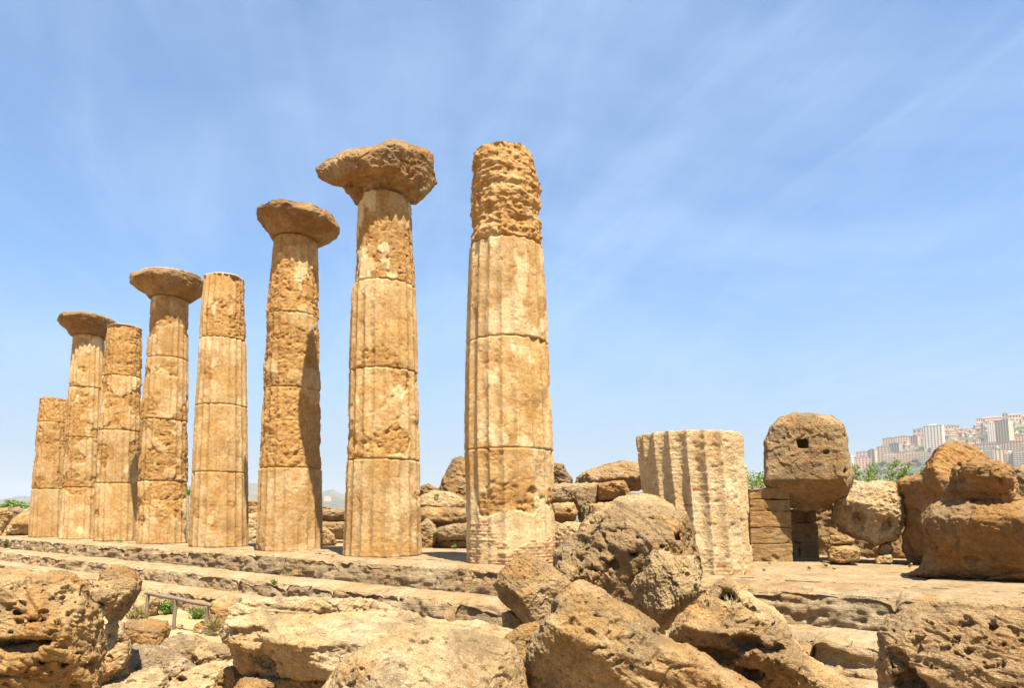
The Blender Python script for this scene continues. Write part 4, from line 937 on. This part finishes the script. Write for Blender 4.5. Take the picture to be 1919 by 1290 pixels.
def weed(label, px, py, Y, h_px, w_px, mat='weed', n=260, z=None, group=None, name='weed', cat='weed', size=None, aspect=.35):
    P0 = at(px, py, Y); h = h_px*Y/1600; wd = w_px*Y/1600; r = np.random.RandomState(int(px*3+py))
    if z is not None: P0[2] = z
    k = max(5, n//24); stems = r.normal(size=(k, 2))*wd*.13; hs = h*(.45+.55*r.rand(k))
    idx = r.randint(0, k, n); t = r.rand(n)**.7
    sp = 1+.7*t
    C = np.stack([stems[idx, 0]*sp, stems[idx, 1]*sp, hs[idx]*t*.85], 1)+r.normal(size=(n, 3))*wd*.06
    C[:, 2] = np.maximum(C[:, 2], 0)
    V, Q = leaves(C, n, size or max(.05, h*.22), r, aspect)
    o = mesh_obj(name, V, Q, ML[mat]); o.location = [float(x) for x in P0]
    return tag(o, label, cat, group)
weed('small bright green weed at the foot of the weathered column, on the platform edge', 225, 1018, 36, 9, 16, n=160)
weed('tiny green weed on the platform edge below the far columns', 150, 1021, 42, 4, 8, n=60)
weed('green weed tuft at the far left end of the platform', 10, 1034, 45, 18, 16, n=160, z=-.53)
weed('bright green bush of weeds behind the near railing, left of its middle post', 312, 1142, 22.5, 26, 30, n=700, z=-1.45)
weed('bright green bush of weeds behind the near railing, by its right post', 372, 1156, 21.5, 22, 34, n=700, z=-1.45)
weed('dry yellowish bush left of the near wooden railing', 256, 1163, 20.2, 38, 34, mat='dry', n=900, z=-1.45, aspect=.2)
weed('tuft of dry brown grass by the right end of the near wooden railing', 402, 1188, 18.6, 34, 22, mat='dry', n=420, z=-1.45, aspect=.05, size=.2)
weed('small green tuft growing from the joint of the step in the middle left', 512, 1087, 20.3, 12, 16, n=150, z=-.53)
weed('green weeds at the foot of the rubble between the two tallest columns', 827, 1031, 30., 12, 20, n=220, z=0)
weed('second patch of green weeds near the foot of the tallest column', 850, 1029, 29., 8, 18, n=160, z=0)
weed('green tuft on the pale striped rock between the two tallest columns', 818, 934, 31.2, 8, 14, n=140)
weed('single green weed sprouting in the joint of the grey block', 1096, 962, 23.2, 18, 8, n=90)
weed('green weed growing in the narrow gap between two shafts on the left', 353, 932, 35, 22, 8, n=90)
weed('dry grass tuft in front of the shaded ashlar wall', 1545, 1056, 19., 9, 18, mat='dry', n=140, z=0, aspect=.08)
weed('dry straw in the eye-like hollow of the orange boulder', 1374, 1142, 8.2, 14, 24, mat='straw', n=90, aspect=.05, size=.09)
weed('thin dry stalk rising from the step at the right', 1638, 1252, 9.7, 34, 8, mat='straw', n=26, aspect=.03, size=.18)

rw = random.Random(13)
for k in range(18):
    s_ = rw.uniform(-6, 38); stp = rw.choice([0, 1, 2]); e_ = (2.0, 3.05, 3.85)[stp]+rw.uniform(.0, .06); z_ = (-.53, -.95, -1.42)[stp]
    x_, y_ = row_pt(s_, e_); px_, py_ = project([x_, y_, z_]); dry = rw.random() < .85
    weed('small tuft of dry grass in the angle of the steps' if dry else 'small green weed in the angle of the steps', float(px_), float(py_), y_/KD, rw.uniform(.07, .17)*1250/y_, rw.uniform(.12, .28)*1250/y_, mat='dry' if dry else 'weed', n=70, z=z_, group='dry grass tufts along the steps' if dry else 'green weeds along the steps', aspect=.08 if dry else .3, size=.10)
# feathery shrub behind the lumpy pale boulder
def shoot_pts(p, d, L, r, n):
    t = np.linspace(0, 1, n)[:, None]; return p+d*L*t+np.array([0, 0, -.25*L])*t**2+r.normal(size=(n, 3))*.02*L
def shrub(label, px, py, Y, shoots, mat='broom', seed=0, body=(1.3, .5, 1500), name='shrub', cat='shrub'):
    r = np.random.RandomState(seed); P0 = at(px, py, Y); g = -.0
    root = thing(name, label, cat, P0)
    bx, bz, n = body
    C = np.stack([r.normal(size=n)*bx*.5, r.normal(size=n)*bx*.35, np.abs(r.normal(size=n))*bz*.5], 1)
    Cs = [C]; st = []
    for dx, hh, lean in shoots:
        d = np.array([lean, r.normal()*.1, 1.]); d /= np.linalg.norm(d)
        p = shoot_pts(np.array([dx, r.normal()*.2, .05]), d, hh*1.05, r, 40); st.append(p)
        for q in p[8:]:
            Cs.append(q+r.normal(size=(8, 3))*np.array([.07, .07, .05]))
    C = np.concatenate(Cs); V, Q = leaves(C, len(C), .10, r, .3, .6)
    mesh_obj('foliage', V, Q, ML[mat], root)
    for p in st:
        V, Q = tube(p[0]-np.array([0, 0, .5]), p[20], .02, 6); mesh_obj('stem', V, Q, mw, root, smooth=True)
shrub('feathery bright green shrub with upright sprigs behind the lumpy pale boulder', 1665, 925, 27, [(-.9, 1.0, -.1), (-.55, .85, .15), (-.25, 1.05, .1), (.05, 1.25, .22), (.25, 1.0, .3), (.5, .8, .2), (.8, .7, .3), (-1.2, .7, -.2), (1.1, .6, .2)], seed=3, body=(1.5, .45, 2200))

def tree(label, base, h, wd, seed, mat='tree', n=900, group=None, leaf=None, name='tree', cat='tree'):
    """tapered trunk with limbs, crown of leaf clumps"""
    r = np.random.RandomState(seed); root = thing(name, label, cat, base, group)
    parts = [tube((0, 0, -.5), (r.normal()*.05*h, r.normal()*.05*h, h*.45), .045*h, 8, seed)]
    cl = []
    for k in range(14):
        a = r.rand()*6.28; rr = wd*.5*math.sqrt(r.rand()); z = h*(.42+.5*r.rand()); rr *= 1.15-.8*abs((z/h)-.6)
        c = np.array([rr*math.cos(a), rr*math.sin(a), z]); cl.append(c)
        if k < 6: parts.append(tube((0, 0, h*.35), c, .018*h, 6, k))
    V, Q = join(parts); mesh_obj('trunk', V, Q, mw, root, smooth=True)
    cl = np.array(cl); idx = r.randint(0, len(cl), n)
    d = r.normal(size=(n, 3)); d /= np.linalg.norm(d, axis=1)[:, None]
    C = cl[idx]+d*(wd*.20)*(r.rand(n)**.4)[:, None]*np.array([1, 1, .75])
    V, Q = leaves(C, n, leaf or wd*.09, r, .6, 0); mesh_obj('crown', V, Q, ML[mat], root)
# ------------------------------------------------------------------ far hillside and town
def on_hill(px, py, lo=780, hi=2600):
    """where the sight line at this pixel first meets the far slope"""
    rr = np.linspace(lo, hi, 1400); d = ray(px, py); k = rr/d[1]
    X = d[0]*k; Y = rr; Z = EYE+d[2]*k
    t = terrain(X, Y); m = np.nonzero(t >= Z)[0]
    i = m[0] if len(m) else len(rr)-1
    return np.array([X[i], Y[i], t[i]])
def wallmat(name, c):
    c = tuple(x*y for x, y in zip(c, (1.10, .93, .76))); m, T, b = principled(name); geo = T.n.new('ShaderNodeNewGeometry'); P = geo.outputs['Position']
    T.l.new(T.mix(T.noise(P, .12, 4, .6), tuple(x*.85 for x in c), c), b.inputs['Base Color']); return m
WM = {k: wallmat('wall_'+k, v) for k, v in dict(white=(.72, .70, .66), cream=(.70, .58, .40), pink=(.62, .42, .33), tan=(.55, .42, .28), grey=(.42, .40, .38), ochre=(.62, .44, .22), stone=(.46, .36, .25)).items()}
mgl, T, b = principled('dark_window'); b.inputs['Base Color'].default_value = (.045, .047, .052, 1); b.inputs['Roughness'].default_value = .3
mrf, T, b = principled('roof_tiles'); geo = T.n.new('ShaderNodeNewGeometry')
T.l.new(T.mix(T.noise(geo.outputs['Position'], .3, 3), (.27, .125, .08), (.35, .20, .13)), b.inputs['Base Color'])
mflat, T, b = principled('flat_roof'); b.inputs['Base Color'].default_value = (.28, .24, .20, 1)
_wv, _wq = box_vq(-.5, .5, -.12, .06, -.5, .5)
_wme = None
def building(label, px0, px1, ytop, ybase, wall, floors=0, cols=0, turn=0., depth=14, roof='flat', group=None, balc=False, name='apartment_block', cat='building', split=None, Y=None):
    global _wme
    c = on_hill((px0+px1)/2, ybase) if Y is None else at((px0+px1)/2, ybase, Y)
    sc = c[1]/F; wd = (px1-px0)*sc; h = (ybase-ytop)*sc
    az_ = math.atan2(c[0], c[1]); tr = math.radians(turn)
    wd2 = max(3., (wd-depth*abs(math.sin(tr)))/math.cos(tr))
    root = thing(name, label, cat, c, group); root.rotation_euler = (0, 0, -az_+tr)
    V, Q = box_vq(-wd2/2, wd2/2, -depth/2, depth/2, -12, h)
    mesh_obj('wall', V, Q, WM[wall], root)
    if roof == 'flat':
        V, Q = join([box_vq(-wd2/2-.3, wd2/2+.3, -depth/2-.3, depth/2+.3, h, h+.7), box_vq(-wd2*.2, wd2*.15, -2, 2.5, h+.7, h+3.2)])
        mesh_obj('roof', V, Q, mflat if wall != 'white' else WM['white'], root)
    else:
        e = .6; hh = min(depth*.28, 4)
        V = np.array([[-wd2/2-e, -depth/2-e, h], [wd2/2+e, -depth/2-e, h], [wd2/2+e, depth/2+e, h], [-wd2/2-e, depth/2+e, h], [-wd2/2-e, 0, h+hh], [wd2/2+e, 0, h+hh]])
        mesh_obj('roof', V, [[0, 1, 5, 4], [2, 3, 4, 5], [0, 3, 2, 1]], mrf, root, T=[[1, 2, 5], [3, 0, 4]])
    ww = wd2/max(cols, 1)*.42; wh = h/max(floors, 1)*.5
    for a in range(floors):
        for k in range(cols):
            x = (k+.5)/cols*wd2-wd2/2; z = (a+.55)/floors*h
            o = bpy.data.objects.new('window', _wme) if _wme else mesh_obj('window', _wv, _wq, mgl)
            if _wme: col_.objects.link(o)
            else: _wme = o.data
            o.parent = root; o.location = (x, -depth/2, z); o.scale = (ww, 1, wh)
        if balc:
            z = (a+.2)/floors*h; V, Q = box_vq(-wd2*.46, wd2*.46, -depth/2-1.1, -depth/2, z-.12, z+.75); mesh_obj('balcony', V, Q, WM['white' if wall != 'white' else 'cream'], root)
    # side windows on the turned face
    if turn and floors:
        sx = wd2/2 if turn < 0 else -wd2/2
        for a in range(floors):
            for k in range(2):
                o = bpy.data.objects.new('window', _wme); col_.objects.link(o); o.parent = root
                o.location = (sx, (k-.5)*depth*.45, (a+.55)/floors*h); o.rotation_euler = (0, 0, math.pi/2 if sx > 0 else -math.pi/2); o.scale = (1.6, 1, wh)
    return root
B = building
B('white slab block at the left end of the town, beside the socketed block', 1592, 1606, 857, 882, 'white', 6, 2, depth=10)
B('pinkish low block next to the white slab at the left end of the town', 1604, 1632, 858, 880, 'pink', 5, 5, depth=12)
B('brown roofed block stepping up behind the pinkish low block', 1606, 1634, 848, 866, 'tan', 4, 5, depth=14)
B('tall cream block with a blank sunny end wall, left part of the town', 1628, 1645, 844, 870, 'cream', 6, 2, turn=-35, depth=10)
B('grey brown slab block behind the tall cream block', 1646, 1668, 838, 866, 'stone', 7, 4, depth=12)
B('cream apartment block with white balconies, left of the tree covered slope', 1660, 1684, 851, 868, 'cream', 5, 5, balc=True)
B('tan apartment block joined to the right of the cream one with balconies', 1682, 1700, 849, 868, 'tan', 5, 4)
B('ochre apartment block with rows of white balconies, nearest the tree covered slope', 1699, 1724, 848, 870, 'ochre', 6, 5, balc=True)
B('dark grey block in shade right of the ochre block with balconies', 1724, 1748, 852, 871, 'grey', 5, 6, balc=True)
B('grey blue slab block standing above the cream apartment block', 1668, 1690, 832, 852, 'grey', 6, 4, turn=-30, depth=12)
B('long brown block on the skyline left of the white tower', 1656, 1682, 822, 838, 'stone', 4, 6)
B('long tan block on the skyline left of the white tower, beneath the lone tree', 1680, 1710, 819, 836, 'tan', 4, 7)
B('narrow cream block just left of the white tower', 1708, 1724, 818, 836, 'pink', 5, 3, turn=-30, depth=10)
B('large blank brown building on the skyline directly behind the white tower', 1713, 1740, 805, 822, 'stone', 2, 4)
B('tall white residential tower with dark vertical window strips', 1735, 1769, 798, 842, 'white', 13, 6, turn=-14, depth=16)
B('pink block right of the white tower', 1769, 1776, 810, 824, 'pink', 5, 2)
B('long tan block on the skyline right of the white tower', 1769, 1796, 799, 810, 'tan', 2, 6)
B('twin grey tower high on the right, its left half', 1854, 1868, 793, 833, 'white', 13, 4, turn=0, depth=14)
B('twin grey tower high on the right, its taller cream right half', 1870, 1898, 789, 834, 'cream', 13, 5, turn=-28, depth=15)
B('ochre building with tall windows right of the twin towers', 1894, 1922, 817, 830, 'ochre', 3, 6)
B('long brown slab block below the twin towers', 1835, 1882, 832, 842, 'stone', 2, 10)
B('large brown block at the right edge below the ochre building', 1884, 1912, 829, 850, 'stone', 5, 6)
B('white and grey block cut by the right edge', 1909, 1935, 829, 846, 'grey', 5, 5, balc=True)
B('dark block with horizontal balcony bands low on the right', 1846, 1866, 843, 868, 'grey', 7, 4, balc=True)
B('pale yellow block with narrow windows low on the right', 1866, 1884, 843, 868, 'cream', 7, 3)
B('narrow cream block left of the dark banded block', 1836, 1846, 842, 862, 'cream', 6, 2)
B('white balconied block at the lower right of the town', 1886, 1904, 849, 872, 'white', 6, 4, balc=True)
B('grey block with white frames at the right edge, lowest in the town', 1902, 1930, 846, 874, 'grey', 7, 6, balc=True)
B('old cream convent with a square corner tower on the crest', 1831, 1846, 786, 798, 'cream', 2, 4, depth=12, name='old_house')
B('long red roofed church on the crest of the town', 1846, 1884, 784, 794, 'pink', 1, 8, roof='gable', name='church', cat='church')
B('red roofed building lower along the crest beside the church', 1850, 1880, 789, 797, 'pink', 1, 8, roof='gable', name='old_house')
B('bell tower block rising at the right end of the church', 1880, 1889, 776, 796, 'stone', 3, 2, name='bell_tower', cat='tower', depth=9)
B('red roofed hall on the crest right of the bell tower', 1889, 1912, 779, 792, 'cream', 2, 5, roof='gable', name='old_house')
rt_ = random.Random(8)
for k in range(165):    # the old town: a crowd of small houses up the slope
    if k < 118:
        px = rt_.uniform(1768, 1935); yt = 972-float(ridge_px(px)); py = rt_.uniform(yt+2, 846)
    elif k < 148:
        px = rt_.uniform(1690, 1775); yt = 972-float(ridge_px(px)); py = rt_.uniform(yt+3, 852)
    else:
        px = rt_.uniform(1600, 1695); yt = 972-float(ridge_px(px)); py = rt_.uniform(yt+2, 868)
    wpx = rt_.uniform(3.5, 10); hpx = rt_.uniform(3, 7)
    gable = rt_.random() < .5
    B('small old gable roofed house crowded on the town hillside' if gable else 'small old flat roofed house crowded on the town hillside', px-wpx/2, px+wpx/2, py-hpx, py, rt_.choice(['cream', 'tan', 'pink', 'stone', 'ochre', 'white', 'tan', 'stone']), rt_.choice([1, 2, 2]), rt_.choice([2, 3]), turn=rt_.uniform(-35, 35), depth=rt_.uniform(7, 12), roof='gable' if gable else 'flat',
      group='gable roofed old town houses' if gable else 'flat roofed old town houses', name='old_house', cat='house')
tree('lone round dark tree on the skyline left of the white tower', on_hill(1706, 817), 16, 17, 5, n=700)
for k in range(46):
    px = rt_.uniform(1590, 1760) if k < 34 else rt_.uniform(1770, 1925); py = rt_.uniform(872, 904) if k < 34 else rt_.uniform(800, 868)
    c = on_hill(px, py); hh = rt_.uniform(6, 13)
    tree('dark green tree on the slope beneath the town' if k < 34 else 'dark green tree among the houses of the town', c, hh, hh*rt_.uniform(1.0, 1.6), 40+k, n=300, group='trees on the slope beneath the town' if k < 34 else 'trees among the town houses', leaf=hh*.14)
tree('round bright green tree showing between the stump and the socketed block', at(1408, 925, 60), 1.6, 2.6, 3, mat='broom', n=1400, leaf=.16)
for k, (px, py, s) in enumerate([(3, 962, .75), (18, 962, 1.05), (38, 960, .9)]):
    c = at(px, py, 75); tree(['small bluish tree at the left edge of the skyline', 'light green tree on the left skyline behind the boulders', 'light green bushy tree nearest the far broken column'][k], c, s, s*1.3, 70+k, mat='broom', n=1100, leaf=.13)
# radio mast on the far ridge, between two columns
def mast(label, px, py, h):
    c = on_hill(px, py, 1600, 5500); V, Q = tube((0, 0, -2), (0, 0, h), .9, 6); o = mesh_obj('radio_mast', V, Q, mgl); o.location = [float(x) for x in c]; tag(o, label, 'mast')
mast('thin radio mast on the far ridge left of the lopsided capital column', 624, 920, 26)
mast('thin mast on the hill at the far left', 46, 938, 22)
o = building('long low pale farm building on the far hillside between two columns', 608, 620, 931, 934, 'tan', 0, 0, depth=12, name='farm_building', Y=3300)

# ------------------------------------------------------------------ air
mh = bpy.data.materials.new('haze_air'); mh.use_nodes = True; T = NT(mh.node_tree); T.n.clear()
pv = T.n.new('ShaderNodeVolumePrincipled'); pv.inputs['Color'].default_value = (.70, .74, .80, 1); pv.inputs['Density'].default_value = HAZE_DENSITY; pv.inputs['Anisotropy'].default_value = .0
ou = T.n.new('ShaderNodeOutputMaterial'); T.l.new(pv.outputs[0], ou.inputs['Volume'])
V, Q = box_vq(-6150, 6150, -6150, 6150, -80, 290)
hz = mesh_obj('haze', V, Q, mh); tag(hz, kind='stuff'); hz.display_type = 'WIRE'
